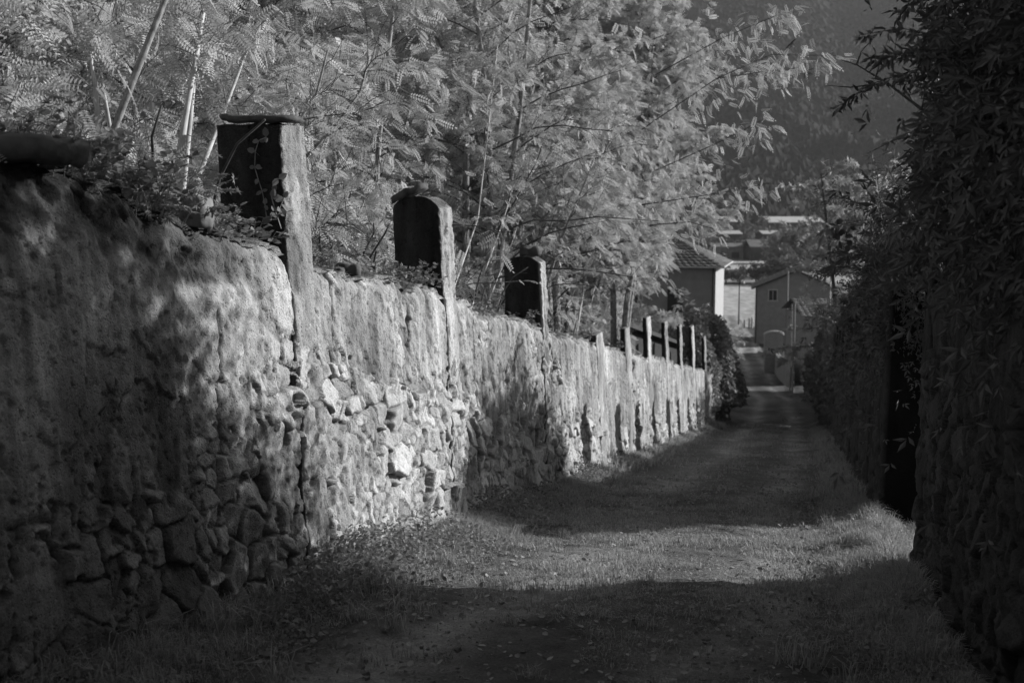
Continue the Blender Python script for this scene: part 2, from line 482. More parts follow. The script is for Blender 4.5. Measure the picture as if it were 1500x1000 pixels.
CR = [(8.22, 1.15, 2.55, .018), (10.0, 1.8, 2.45, .022), (12.1, .3, 2.3, .016), (16.7, .4, 2.4, .02), (6.4, .9, 2.0, .012)]
def extra_left(U, Z, disp, tone):
    for cu, z0, z1, wd in CR:
        c = cu + .035 * noise(Z * 2.2, cu, 77) + .012 * noise(Z * 11, cu, 78)
        m = np.exp(-((U - c) / wd) ** 2) * sst(z0, z0 + .2, Z) * sst(z1, z1 - .05, Z)
        disp = disp - .06 * m; tone = tone * (1 - .6 * m)
    for pv in (15.9, 20.1, 24.0, 27.7, 31.5, 35.5, 39.7):      # open joint beyond each pier
        m = np.exp(-((U - pv - .26) / .03) ** 2)
        disp = disp - .05 * m; tone = tone * (1 - .45 * m)
    # rain stains with their own edges
    for cu, wd, a in ((5.75, .16, .55), (4.9, .1, .3), (12.9, .5, .25), (14.4, .35, .3), (9.3, .2, .12)):
        m = np.exp(-((U - cu - .1 * noise(Z * 1.5, cu, 79)) / wd) ** 2) * (.6 + .4 * noise(U * 6, Z * 1.1, 80))
        tone = tone * (1 - a * np.clip(m, 0, 1))
    # black humus and roots washed down from the top
    hum = sst(-.42, -.22, Z - H_left(U) + .16 * fbm(U * 2.5, Z * 2.5, 82)) * sst(4.3, 4.6, U) * sst(7.4, 6.6, U)
    tone = tone * (1 - .72 * hum); disp = disp - .05 * hum + .03 * hum * fbm(U * 9, Z * 9, 83)
    # damp, mossy foot near the camera
    damp = sst(1.5, .2, Z + .5 * fbm(U * 1.2, Z * 1.2, 81)) * sst(7.9, 6.9, U)
    tone = tone * (1 - .5 * damp)
    return disp, tone

us = np.concatenate([np.arange(2.2, 18, .0135), np.arange(18, 30, .03), np.arange(30, 47.6, .05)])
left_wall = empty('garden_wall', (*xy(12, LW), float(g(12))))
tag(left_wall, 'long sunlit garden wall of crumbling plaster over rubble with a row of square piers', 'wall')
def to_local(o, parent):
    o.matrix_parent_inverse = Matrix.Translation(-parent.location); return o
o = build_wall('wall_body', us, H_left, LW, 1, 11, M_WALL, nz=185, extra=extra_left, parent=left_wall); to_local(o, left_wall)

def build_pier(v0, r0, side, wv, wr, top, seed, mat, parent, proud=.02, arch=0., batter=.12, step=.02, low=1.1, dark_end=.5):
    """a plastered pier, v0 centre, face at r0, from the ground to `top` above it"""
    def seg(a, b, n): return np.linspace(a, b, n, endpoint=False)
    nv, nr = max(4, int(wv / step)), max(4, int(wr / step))
    hv = wv / 2
    pv = np.concatenate([seg(-hv, hv, nv), seg(hv, hv, nr), seg(hv, -hv, nv), seg(-hv, -hv, nr)])
    pr = np.concatenate([seg(0, 0, nv), seg(0, -wr, nr), seg(-wr, -wr, nv), seg(-wr, 0, nr)])
    nzz = max(8, int((top + .25) / step))
    zz = np.linspace(-.25, top, nzz)
    PV, ZZ = np.meshgrid(pv, zz, indexing='ij'); PR, _ = np.meshgrid(pr, zz, indexing='ij')
    s_ = np.cumsum(np.concatenate([[0], np.hypot(np.diff(pv), np.diff(pr))]))
    S, _ = np.meshgrid(s_, zz, indexing='ij')
    tot = 2 * (wv + wr)
    # periodic noise round the shaft through two crossed samples
    ca, sa = np.cos(S / tot * 2 * np.pi) * tot / 6.28, np.sin(S / tot * 2 * np.pi) * tot / 6.28
    d, pm, tone = face(v0 + PV, ZZ, seed - 0, low)
    rel = np.where((PR > -.001), d - .085, 0)
    rough = .012 * fbm(ca * 9 + ZZ * 3, sa * 9 + ZZ * 6, seed + 2, 4) + .012 * fbm(ca * 3, sa * 3 + ZZ * 2, seed + 3)
    # rounded corners
    cx = np.clip(np.abs(PV) - (hv - .03), 0, None) / .03; cy = np.clip(np.abs(PR + wr / 2) - (wr / 2 - .03), 0, None) / .03
    rnd = .014 * (np.minimum(cx, cy))
    outv = np.sign(PV) * (np.abs(PV) >= hv * .98); outr = np.where(PR > -.001, 1., np.where(PR < -wr + .001, -1., 0))
    PV2 = PV + outv * (rough - rnd) ; PR2 = PR + np.maximum(outr, 0) * (proud + rel * .8) + outr * (rough - rnd) * .6
    shrink = 1 - .03 * sst(top - .15, top, ZZ)
    PV2 = PV2 * shrink
    PR2 = PR2 + batter * (1 - ZZ / 2.4) * np.where(PR > -wr * .5, 1, .6)
    ZT = ZZ.copy()
    if arch:
        xn = (PR + wr / 2) / (wr / 2)
        cap = arch * (1 - np.sqrt(np.clip(1 - xn ** 2 * .96, 0, 1)))
        ZT = ZT - cap * sst(top - .7, top, ZZ)
    ZT = ZT + .02 * fbm(ca * 5, sa * 5, seed + 5) * sst(top - .2, top, ZZ)
    tone = np.where(PR > -.001, tone, .065 + .04 * fbm(ca * 4, sa * 4 + ZZ * 2, seed + 6))  # all faces but the lane side painted near black, deepening their shade
    Xx, Yy = xy(v0 + PV2, r0 + side * PR2)
    Zw = g(v0) + ZT
    np_ = len(pv)
    idx = np.arange(np_ * nzz).reshape(np_, nzz)
    ni = np.roll(idx, -1, 0)
    F = np.stack([idx[:, :-1], ni[:, :-1], ni[:, 1:], idx[:, 1:]], -1).reshape(-1, 4)
    if side < 0: F = F[:, ::-1]
    V = np.stack([Xx, Yy, Zw], -1).reshape(-1, 3)
    # top cap: shrink rings
    top_ring = idx[:, -1]; T0 = V[top_ring]; cen = T0.mean(0)
    prev = top_ring; vs_, fs_ = [], []
    nxt = len(V)
    for k, q in enumerate((.82, .6, .35, .1)):
        ring = cen + (T0 - cen) * q
        ring[:, 2] = T0[:, 2] * q + (T0[:, 2].max() + .01) * (1 - q) + .02 * noise(ring[:, 0] * 9, ring[:, 1] * 9, seed)
        vs_.append(ring); ids = np.arange(nxt, nxt + np_); nxt += np_
        f = np.stack([prev, np.roll(prev, -1), np.roll(ids, -1), ids], -1)
        fs_.append(f if side > 0 else f[:, ::-1]); prev = ids
    V = np.concatenate([V] + vs_)
    tn = np.concatenate([tone.ravel(), np.full(np_ * 4, .2)]); pmm = np.concatenate([pm.ravel(), np.ones(np_ * 4)])
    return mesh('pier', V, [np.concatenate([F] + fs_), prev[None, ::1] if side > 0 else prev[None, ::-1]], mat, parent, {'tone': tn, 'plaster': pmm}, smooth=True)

def slab(name, c, sz, yaw, tilt, mat, seed, parent=None):
    """an irregular flat stone"""
    n = 26
    th_ = np.linspace(0, 2 * np.pi, n, endpoint=False)
    rr = 1 / (np.abs(np.cos(th_)) ** 5 + np.abs(np.sin(th_)) ** 5) ** .2
    rr = rr * (1 + .16 * noise(th_ * 2, seed, 3) + .09 * noise(th_ * 5, seed, 4))
    V = []
    for zq, s in ((-.5, .86), (-.38, .97), (0, 1.), (.36, .97), (.5, .84), (.53, .45)):
        x = np.cos(th_) * rr * s * sz[0] / 2; y = np.sin(th_) * rr * s * sz[1] / 2
        z = zq * sz[2] + .30 * sz[2] * noise(x * 14 + seed, y * 14, 9)
        V.append(np.stack([x * (1 + .04 * noise(th_ * 7, zq * 3, seed)), y, z], -1))
    V = np.concatenate(V)
    idx = np.arange(n * 6).reshape(6, n)
    F = np.concatenate([np.stack([idx[i], np.roll(idx[i], -1), np.roll(idx[i + 1], -1), idx[i + 1]], -1) for i in range(5)])
    M = Matrix.Rotation(yaw, 3, 'Z') @ Matrix.Rotation(tilt[0], 3, 'X') @ Matrix.Rotation(tilt[1], 3, 'Y')
    V = V @ np.array(M).T
    o = mesh(name, V, [F, idx[5][None], idx[0][None, ::-1]], mat, parent, smooth=True)
    o.location = c
    return o

def ztop(v, y_px, r=LW):   # height above the ground at v that projects to y_px
    X_, Y_ = xy(v, r)
    t_ = (math.cos(PITCH) * 0)  # placeholder, solved below
    lo, hi = -2.0, 9.0
    for _ in range(40):
        mid = (lo + hi) / 2
        p = Vector((X_, Y_, float(g(v)) + mid)) - EYE
        f_ = p.y * math.cos(PITCH) - p.z * math.sin(PITCH); u_ = p.y * math.sin(PITCH) + p.z * math.cos(PITCH)
        y_ = 500 - 1700 * u_ / f_
        if y_ > y_px: lo = mid
        else: hi = mid
    return mid

def v_at(px, r=LW):
    return unproj(px, 500, r)[0]

left_piers = []
for px0, px1, yt, arch in ((430, 458, 184, 0), (650, 670, 287, .16), (790, 806, 375, .12), (874, 884, 488, 0), (916, 925, 480, 0), (948, 956, 464, 0), (975, 981, 471, 0), (997, 1002, 476, 0), (1015, 1019, 477, 0), (1033, 1036, 493, 0)):
    va, vb = v_at(px0), v_at(px1)
    vc = (va + vb) / 2; wv = .40
    tp = ztop(vc, yt)
    left_piers.append((vc, tp))
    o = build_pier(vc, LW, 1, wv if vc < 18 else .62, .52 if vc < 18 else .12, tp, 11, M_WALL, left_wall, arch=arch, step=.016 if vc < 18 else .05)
    to_local(o, left_wall)
print('PIERS', [(round(a, 2), round(b, 2)) for a, b in left_piers])

# right hand wall: near stretch, gateway, far stretch with piers
RW = 1.0
def H_right(u):
    return 2.45 + .06 * noise(u * 1.3, 0, 15) + .04 * noise(u * 5, 0, 16)
right_near = empty('rubble_wall', (*xy(8, RW), float(g(8))))
tag(right_near, 'tall dark rubble wall in deep shade at the right edge, nearest the camera', 'wall')
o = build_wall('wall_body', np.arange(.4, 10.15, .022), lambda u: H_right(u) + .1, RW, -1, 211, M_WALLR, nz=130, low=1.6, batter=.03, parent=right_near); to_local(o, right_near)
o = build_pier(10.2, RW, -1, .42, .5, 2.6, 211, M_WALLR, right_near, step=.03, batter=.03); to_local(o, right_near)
right_far = empty('lane_wall', (*xy(22, RW), float(g(22))))
tag(right_far, 'shaded stone wall along the right of the lane beyond the dark gateway', 'wall')
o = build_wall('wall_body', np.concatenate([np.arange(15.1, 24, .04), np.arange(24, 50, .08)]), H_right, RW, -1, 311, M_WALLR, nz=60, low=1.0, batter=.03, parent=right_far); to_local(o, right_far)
for pv in (14.95, 18.15, 21.4, 24.9, 27.5, 30.2, 33.4, 36.0, 38.9, 41.8):
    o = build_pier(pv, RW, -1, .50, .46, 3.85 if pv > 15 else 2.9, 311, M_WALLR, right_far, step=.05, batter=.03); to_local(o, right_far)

# loose stones on the wall
def on_wall(px, py, r=LW - .2):
    v_, z_ = unproj(px, py, r); return (*xy(v_, r), z_)
LOOSE = [
    (24, 203, (.62, .42, .12), (0.05, .06), M_ROCKD, 'dark flat coping slab lying on the wall top at the left edge'),
    (282, 318, (.24, .22, .19), (.05, .03), M_ROCK, 'squared block of stone sitting upright on the wall left of the tallest pier'),
    (512, 385, (.20, .20, .11), (.0, .05), M_ROCKD, 'small dark brick on the wall top between the tallest and the second pier'),
    (494, 383, (.10, .12, .10), (.1, .3), M_ROCKD, 'round dark pebble of stone beside the small dark brick'),
]
for i, (px, py, sz, tl, mt, lb) in enumerate(LOOSE):
    v_, z_ = unproj(px, py, LW - .16)
    z_ = float(g(v_) + H_left(np.array(v_))) + sz[2] * .42 + (.03 if i != 3 else 0)
    o = slab('loose_stone', (*xy(v_, LW - .16), z_), sz, -YAW + .1 * i, tl, mt, i + 3)
    tag(o, lb, 'stone', 'loose stones on the wall top')
# cap stones on piers
vc, tp = left_piers[0]
o = slab('coping_slab', (*xy(vc - .05, LW - .27), float(g(vc)) + tp + .045), (.56, .40, .045), -YAW, (.02, .03), M_ROCKD, 21)
tag(o, 'thin broken slab capping the tallest pier', 'stone')
vc, tp = left_piers[1]
o = slab('coping_slab', (*xy(vc - .1, LW - .38), float(g(vc)) + tp + .035), (.36, .34, .07), -YAW, (.0, -.38), M_ROCKD, 22)
tag(o, 'tilted dark slab lying on the rounded top of the second pier', 'stone')
vc, tp = left_piers[2]
o = slab('coping_slab', (*xy(vc, LW - .2), float(g(vc)) + tp + .06), (.30, .3, .13), -YAW, (.0, .02), M_ROCKD, 23)
tag(o, 'single block of stone balanced on the third pier', 'stone')
# a small white notice fixed to the wall
v_, z_ = unproj(842, 637, LW + .07)
b = MB(); b.box((0, 0, 0), (.12, .012, .16), 0)
o = b.build('notice', plain('white_enamel', .75, .5, .05)); X_, Y_ = xy(v_, LW + .075); o.location = (X_, Y_, z_)
o.rotation_euler = (0, 0, math.pi / 2 - YAW)
tag(o, 'small white notice fixed low on the sunlit wall beyond the third pier', 'sign')

# ------------------------------------------------------------------ foliage
def leaf_template(kind_):
    """flat leaf shapes lying in xy, pointing +x, unit length; returns verts, quads"""
    V, F = [], []
    def blade(p, a, L, W, up=.0):
        ca, sa = math.cos(a), math.sin(a)
        n = len(V)
        for x, y, z in ((0, 0, 0), (.45 * L, -W / 2, up), (L, 0, -up * .5), (.5 * L, W / 2, up)):
            V.append((p[0] + x * ca - y * sa, p[1] + x * sa + y * ca, p[2] + z))
        F.append((n, n + 1, n + 2, n + 3))
    if kind_ == 'locust':
        for k in range(9):
            x = .12 + k * .1; z = -.28 * x * x
            s = 1 - .4 * abs(k / 8 - .45)
            if k < 8:
                for sg in (-1, 1): blade((x, 0, z), sg * 1.22, .215 * s, .098 * s, .012)
            else: blade((x, 0, z), 0, .17, .085)
        n = len(V); V += [(0, -.006, 0), (.9, -.004, -.22), (.9, .004, -.22), (0, .006, 0)]; F.append((n, n + 1, n + 2, n + 3))
    elif kind_ == 'locust_fine':
        for k in range(6):
            x = .14 + k * .15; z = -.3 * x * x
            if k < 5:
                for sg in (-1, 1): blade((x, 0, z), sg * 1.15, .30 - .03 * abs(k - 2), .155, .015)
            else: blade((x, 0, z), 0, .2, .12)
    elif kind_ == 'broad':     # a spray of five long leaves
        for a, L in ((0, 1), (.75, .85), (-.75, .85), (1.6, .7), (-1.6, .7)):
            blade((.0, 0, 0), a, L, .34 * L, .05)
    elif kind_ == 'ivy':
        blade((0, 0, 0), 0, 1, .8, .08); blade((0, 0, 0), .9, .7, .45, .03); blade((0, 0, 0), -.9, .7, .45, .03)
    elif kind_ == 'lance':
        for a, x0_, L in ((0, .25, .75), (1.0, .2, .6), (-1.0, .1, .6)):
            ca, sa = math.cos(a), math.sin(a); n = len(V)
            for x, y, z in ((0, 0, 0), (.4 * L, -.15 * L, .03), (L, 0, -.07), (.45 * L, .15 * L, .03)):
                V.append((x0_ + x * ca - y * sa, x * sa + y * ca, z))
            F.append((n, n + 1, n + 2, n + 3))
    elif kind_ == 'round':
        n = len(V)
        V += [(0, 0, 0), (.3, -.33, .04), (.72, -.28, .03), (1, 0, -.04), (.72, .28, .03), (.3, .33, .04)]
        F += [(n, n + 1, n + 2, n + 3), (n, n + 3, n + 4, n + 5)]
    return np.array(V), np.array(F)

TPL = {k: leaf_template(k) for k in ('locust', 'locust_fine', 'broad', 'ivy', 'round', 'lance')}

def leaves_mesh(P, D, N, S, kind_):
    """P positions, D pointing directions, N up-ish normals, S sizes"""
    tV, tF = TPL[kind_]
    D = D / np.linalg.norm(D, axis=1, keepdims=True)
    N = N - D * np.sum(N * D, 1, keepdims=True); N /= np.linalg.norm(N, axis=1, keepdims=True) + 1e-9
    B = np.cross(N, D)
    V = (P[:, None, :] + S[:, None, None] * (tV[None, :, 0:1] * D[:, None, :] + tV[None, :, 1:2] * B[:, None, :] + tV[None, :, 2:3] * N[:, None, :]))
    n = len(P); k = len(tV)
    F = (tF[None] + (np.arange(n) * k)[:, None, None]).reshape(-1, 4)
    tone = np.repeat(rng.random(n), k)
    return V.reshape(-1, 3), F, tone

def nrm(a): return a / (np.linalg.norm(a) + 1e-9)

def grow(seed, height=6.0, stems=3, spread=1.6, crown_from=.3, br=14, twigs=7, leaf_step=.14, twig_len=.75, br_len=1.6,
         kind_='locust', size=.25, lean=(0, 0), trunk_r=.05, droop=.35, updir=.5):
    """returns trunk MB, twig MB and leaf arrays (positions relative to the tree's foot)"""
    r = np.random.default_rng(seed)
    tr, tw = MB(), MB()
    P, D, N, S = [], [], [], []
    up = np.array([0, 0, 1.])
    for s in range(stems):
        a = r.uniform(0, 6.28); out = np.array([math.cos(a), math.sin(a), 0])
        tip = out * spread * r.uniform(.3, 1) * (stems > 1) + np.array([lean[0], lean[1], 0]) + up * height * r.uniform(.8, 1.0)
        base = out * .18 * (stems > 1)
        n = 9; pts = []
        w1 = r.normal(0, .16, 3); w2 = r.normal(0, .1, 3)
        for i in range(n + 1):
            t = i / n
            p = base + (tip - base) * t + w1 * math.sin(t * 5) * t + w2 * math.sin(t * 9)
            p[:2] = base[:2] + (p[:2] - base[:2]) * (t ** .35)
            pts.append(p)
        tr.tube(pts, [trunk_r * (1 - .8 * i / n) * r.uniform(.95, 1.05) + .004 for i in range(n + 1)], 7)
        for b in range(br):
            t = crown_from + (1 - crown_from) * (b + r.random()) / br
            i = min(int(t * n), n - 1); q = t * n - i
            p0 = pts[i] * (1 - q) + pts[i + 1] * q
            az = b * 2.4 + r.uniform(-.5, .5)
            L = br_len * (1.15 - .75 * ((t - crown_from) / (1 - crown_from)) ** 1.3) * r.uniform(.6, 1.15)
            d = nrm(np.array([math.cos(az), math.sin(az), updir + r.uniform(-.2, .5)]))
            m = 5; bp = [p0]
            for k in range(m):
                d = nrm(d + r.normal(0, .13, 3) + np.array([0, 0, -.10]))
                bp.append(bp[-1] + d * L / m)
            rb = trunk_r * .24 * (1 - .6 * t)
            tw.tube(bp, [rb * (1 - .7 * k / m) + .003 for k in range(m + 1)], 5, False)
            for w_ in range(twigs):
                tt = .2 + .8 * (w_ + r.random()) / twigs
                k = min(int(tt * m), m - 1); q = tt * m - k
                p1 = bp[k] * (1 - q) + bp[k + 1] * q
                bd = nrm(bp[k + 1] - bp[k])
                dd = nrm(bd * .7 + r.normal(0, .6, 3) + np.array([0, 0, .1]))
                TL = twig_len * r.uniform(.5, 1.15)
                e = p1; tp_ = [p1]
                for k2 in range(3):
                    dd = nrm(dd + r.normal(0, .12, 3) - np.array([0, 0, .12 * k2])); e = e + dd * TL / 3; tp_.append(e)
                tw.tube(tp_, [.0045, .0038, .003, .002], 3, False)
                nl = max(3, int(TL / leaf_step * 2))
                for j in range(nl):
                    x = (j + .5) / nl * 3; k3 = min(int(x), 2); q = x - k3
                    pp = tp_[k3] * (1 - q) + tp_[k3 + 1] * q
                    sd_ = nrm(np.cross(dd, up) + 1e-6) * (1 if j % 2 else -1)
                    ld = nrm(dd * .55 + sd_ * r.uniform(.5, 1.1) + np.array([0, 0, -droop]) + r.normal(0, .3, 3))
                    P.append(pp); D.append(ld); N.append(nrm(up * .7 + r.normal(0, .8, 3))); S.append(size * r.uniform(.65, 1.15))
    return tr, tw, (np.array(P), np.array(D), np.array(N), np.array(S))

PROTO = {}
STEMZ = [(unproj(a, 300, -4.4)[0] - 1.4, unproj(b_, 300, -4.4)[0] + .3) for a, b_ in ((262, 350), (680, 785), (812, 930))]
def hollows(Pw, thr):
    # airy gaps between the boughs
    a = noise(Pw[:, 0] * 1.5 + Pw[:, 2] * .9, Pw[:, 1] * 1.5 - Pw[:, 2] * 1.1, 301)
    b_ = noise(Pw[:, 1] * 1.7 + Pw[:, 2] * .6, Pw[:, 2] * 1.9 - Pw[:, 0] * .5, 302)
    return a + b_ > thr

def clear_of_piers(Pw, k=1.0):
    v, r = Pw[:, 0] * SY + Pw[:, 1] * CY, Pw[:, 0] * CY - Pw[:, 1] * SY
    keep = np.ones(len(Pw), bool)
    for vp, _ in left_piers[:3]:
        keep &= ~((v > vp - 1.5) & (v < vp + .45) & (r > -4.35) & (r < -2.5))
    keep &= ~((r > -3.6) & (v < 19) & (Pw[:, 2] < g(v) + H_left(v) + .3))
    keep &= ~((r > -4.3) & (r < -2) & (v < 19) & (rng.random(len(Pw)) < .8 * k))
    keep &= ~((r > -1.5) & (r < .55) & (Pw[:, 2] < g(v) + 3.3))          # the lane is kept clear
    keep &= ~((v > 9.6) & (v < 15.0) & (r > -1.5) & (r < 3.5) & (rng.random(len(Pw)) < (.86 if k else 2)))   # so is the gateway
    zl = Pw[:, 2] - g(v)
    for va, vb in STEMZ:
        keep &= ~((v > va) & (v < vb) & (r > -4.75) & (r < -3) & (zl < 4.4) & (rng.random(len(Pw)) < .72 * k))
    keep &= ~((v > 19) & (v < 60) & (r > -3.1) & (r < .5) & (zl < 5.1))
    keep &= ~((v > 19) & (v < 48) & (r > -4.05) & (r < .5) & (zl < 3.8))
    return keep

def tree_proto(name, seed, leafmat, barkmat, kind_='locust', cut=None, **kw):
    tr, tw, (P, D, N, S) = grow(seed, kind_=kind_, **kw)
    if cut is not None:
        m = cut(P); P, D, N, S = P[m], D[m], N[m], S[m]
    root = empty(name)
    tr.build('trunk', barkmat, root, smooth=True)
    tw.build('branches', M_TWIG if barkmat is M_BARK else barkmat, root)
    V, F, tone = leaves_mesh(P, D, N, S, kind_)
    mesh('crown', V, F, leafmat, root, {'tone': tone})
    PROTO[root.name] = (P, D, N, S, kind_, leafmat)
    print('TREE', name, seed, len(P), 'leaves')
    return root

def copy_tree(o, parent=None):
    c = o.copy(); COL.objects.link(c); c.parent = parent
    for ch in list(o.children): copy_tree(ch, c)
    return c

used = set()
def put(proto, v, r, z=None, rot=0., sc=1., sz=None, label='', cat='tree', group=None, own=None):
    first = proto.name not in used
    o = proto if proto.name not in used else copy_tree(proto)
    used.add(proto.name)
    X_, Y_ = xy(v, r)
    o.location = (X_, Y_, float(terrain(np.array(float(v)), np.array(float(r)))) - .05 if z is None else z)
    o.rotation_euler = (0, 0, rot); o.scale = (sc, sc, sz or sc)
    tag(o, label, cat, group)
    if own is not None:
        P, D, N, S, kind_, lm = PROTO[proto.name]
        c_, s_ = math.cos(rot), math.sin(rot)
        Pw = np.stack([P[:, 0] * c_ - P[:, 1] * s_, P[:, 0] * s_ + P[:, 1] * c_, P[:, 2]], -1) * sc + np.array(o.location)
        m = hollows(Pw, own) & clear_of_piers(Pw)
        V, F, tone = leaves_mesh(P[m], D[m], N[m], S[m], kind_)
        for ch in list(o.children):
            if ch.name.startswith('crown'):
                bpy.data.objects.remove(ch)
            elif ch.name.startswith('branches'):
                me = ch.data; nv_ = len(me.vertices); co = np.empty(nv_ * 3, np.float32); me.vertices.foreach_get('co', co); co = co.reshape(-1, 3)
                Bw = np.stack([co[:, 0] * c_ - co[:, 1] * s_, co[:, 0] * s_ + co[:, 1] * c_, co[:, 2]], -1) * sc + np.array(o.location)
                kp = clear_of_piers(Bw, .0)
                q4 = np.array([p_.vertices[:] for p_ in me.polygons if len(p_.vertices) == 4])
                q4 = q4[kp[q4].all(1)]
                bpy.data.objects.remove(ch)
                u_, inv = np.unique(q4, return_inverse=True)
                mesh('branches', co[u_], inv.reshape(-1, 4), me.materials[0], o)
        mesh('crown', V, F, lm, o, {'tone': tone})
    return o

locA = tree_proto('locust_tree', 1, M_LOCUST, M_BARK, height=6.5, stems=4, spread=1.7, br=19, twigs=9, crown_from=.10, leaf_step=.08)
locB = tree_proto('locust_tree', 2, M_LOCUST, M_BARK, height=8.0, stems=3, spread=2.2, br=26, twigs=11, crown_from=.16, br_len=2.1, trunk_r=.07, leaf_step=.062, size=.185, kind_='locust_fine')
locC = tree_proto('locust_tree', 3, M_LOCUST, M_BARK, height=4.0, stems=5, spread=1.5, br=13, twigs=8, crown_from=.06, br_len=1.2, trunk_r=.035, leaf_step=.08)
locD = tree_proto('locust_tree', 4, M_LOCUST, M_BARK, height=9.5, stems=4, spread=2.6, br=28, twigs=12, crown_from=.12, br_len=2.4, trunk_r=.08, leaf_step=.048, size=.19, kind_='locust_fine')
GL = 'locust trees growing behind the garden wall'
PL = [
    (locA, 5.2, -6.2, 0.3, 1.0, 'pale stemmed locust thicket behind the wall at the left edge'),
    (locC, 6.7, -5.0, 1.0, 1.0, 'low leafy locust sapling left of the tallest pier'),
    (locB, 8.6, -6.6, 2.0, 1.0, 'locust tree with two bare pale stems just behind the tallest pier'),
    (locC, 9.2, -4.8, 3.4, .8, 'small locust sapling filling the space between the tallest and second piers'),
    (locA, 11.0, -6.2, 4.0, 1.05, 'bushy locust tree behind the gap between the first two piers'),
    (locA, 13.2, -5.3, 5.5, 1.0, 'slender locust with thin bare stems right of the second pier'),
    (locB, 13.6, -8.5, .7, 1.1, 'tall shaded locust farther back behind the second pier'),
    (locB, 17.6, -4.9, 3.1, 1.0, 'many stemmed locust rising right behind the third pier'),
    (locC, 19.4, -4.6, 2.2, 1.1, 'low bright locust bush spilling over the wall beyond the third pier'),
    (locD, 21.5, -6.0, .4, 1.0, 'large locust tree arching over the lane above the sunlit wall'),
    (locA, 23.5, -4.7, 1.7, 1.1, 'locust with feathery sprays hanging over the wall by the fifth pier'),
    (locD, 27.0, -5.2, 2.7, 1.05, 'tallest bright locust whose branches reach farthest over the lane'),
    (locC, 27.0, -4.4, 4.4, 1.2, 'fine leaved locust shrub between the thin far piers'),
    (locD, 20.5, -4.3, 3.0, .9, 'locust whose crown leans over the lane above the third pier'),
    (locD, 24.5, -3.9, 1.2, .95, 'locust leaning out over the lane, farthest right of the grove'),
    (locD, 18.5, -10.5, 4.9, 1.2, 'locust tree rising behind the others in the centre top of the view'),
    (locD, 9.5, -11.5, 5.6, 1.15, 'dark locust tree at the back of the garden, top left'),
    (locB, 33.0, -6.8, 3.9, .75, 'smaller locust with wispy outline beside the tiled house roof'),
]
for p, v_, r_, rot, sc, lb in PL:
    put(p, v_, r_, rot=rot, sc=sc, label=lb, group=GL, own=-.22 if v_ < 14.5 else -.85)

# dark broad leaved trees on the right bank
brA = tree_proto('broadleaf_tree', 11, M_BROAD, M_BARKD, 'lance', height=5.5, stems=3, spread=1.4, br=24, twigs=13, crown_from=.15, br_len=1.8, size=.13, leaf_step=.045, trunk_r=.07)
brB = tree_proto('broadleaf_tree', 12, M_BROAD, M_BARKD, 'lance', height=3.4, stems=5, spread=.9, br=14, twigs=9, crown_from=.03, br_len=1.1, size=.12, leaf_step=.045, trunk_r=.03)
GR = 'dark trees over the right hand wall'
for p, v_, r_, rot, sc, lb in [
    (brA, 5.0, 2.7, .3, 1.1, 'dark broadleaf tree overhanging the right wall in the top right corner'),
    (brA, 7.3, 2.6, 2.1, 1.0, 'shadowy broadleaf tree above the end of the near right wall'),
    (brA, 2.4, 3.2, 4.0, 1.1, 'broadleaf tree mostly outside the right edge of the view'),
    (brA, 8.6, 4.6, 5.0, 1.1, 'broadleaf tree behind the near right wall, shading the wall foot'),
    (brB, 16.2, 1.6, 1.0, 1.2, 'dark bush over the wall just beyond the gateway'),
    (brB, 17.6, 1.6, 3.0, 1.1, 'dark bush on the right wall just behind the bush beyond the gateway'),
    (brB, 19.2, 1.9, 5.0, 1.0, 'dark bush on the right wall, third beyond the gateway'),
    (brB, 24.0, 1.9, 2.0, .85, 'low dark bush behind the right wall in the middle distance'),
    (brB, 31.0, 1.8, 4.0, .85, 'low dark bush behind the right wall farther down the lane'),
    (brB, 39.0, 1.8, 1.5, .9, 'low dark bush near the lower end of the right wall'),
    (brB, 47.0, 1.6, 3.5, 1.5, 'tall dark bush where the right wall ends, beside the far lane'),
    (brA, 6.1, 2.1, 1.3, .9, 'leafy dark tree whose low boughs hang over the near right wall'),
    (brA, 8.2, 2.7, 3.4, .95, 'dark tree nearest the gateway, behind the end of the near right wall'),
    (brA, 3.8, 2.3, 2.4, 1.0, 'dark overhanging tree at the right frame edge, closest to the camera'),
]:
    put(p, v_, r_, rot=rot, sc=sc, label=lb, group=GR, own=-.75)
paleT = tree_proto('leafy_tree', 21, M_BROADP, M_BARKD, 'broad', height=9.5, stems=3, spread=1.6, br=14, twigs=7, crown_from=.25, br_len=2.2, size=.3, leaf_step=.24, trunk_r=.12, twig_len=1.)
for v_, r_, rot, sc, lb in [  # every tree after the first is added to shade the far lane
    (53, 1.9, .5, 1.2, 'mid grey leafy tree standing in the sun beyond the right wall'),
    (57, 5.2, 2.5, 1.1, 'rounder leafy tree added to shade the lane, farther right behind the dark bushes'),
    (66, 4.6, 4.5, .8, 'leafy tree added for lane shade, half hidden behind the dark right hand foliage'),
    (75, 4.5, 1.5, .68, 'leafy tree added to shade the lane opposite the tiled house'),
    (86, 4.8, 3.5, .66, 'leafy tree added for lane shade by the outhouse wall'),
    (60, 3.4, 1.1, .8, 'leafy tree added to shade the lane below the end of the right wall'),
    (69, 3.2, 5.1, .62, 'small leafy tree added to shade the lane opposite the sunlit bush'),
    (79, 3.6, 2.9, .5, 'smallest leafy tree added to shade the far lane'),
]:
    put(paleT, v_, r_, rot=rot, sc=sc, label=lb, group='leafy trees down the right side of the lane')
put(locC, 50, -7.5, rot=5.0, sc=1.1, label='locust tree in front of the tiled house', group=GL)
put(locC, 57, -5.6, rot=1.0, sc=1.35, label='fine leaved locust bush below the white side of the tiled house', group=GL)
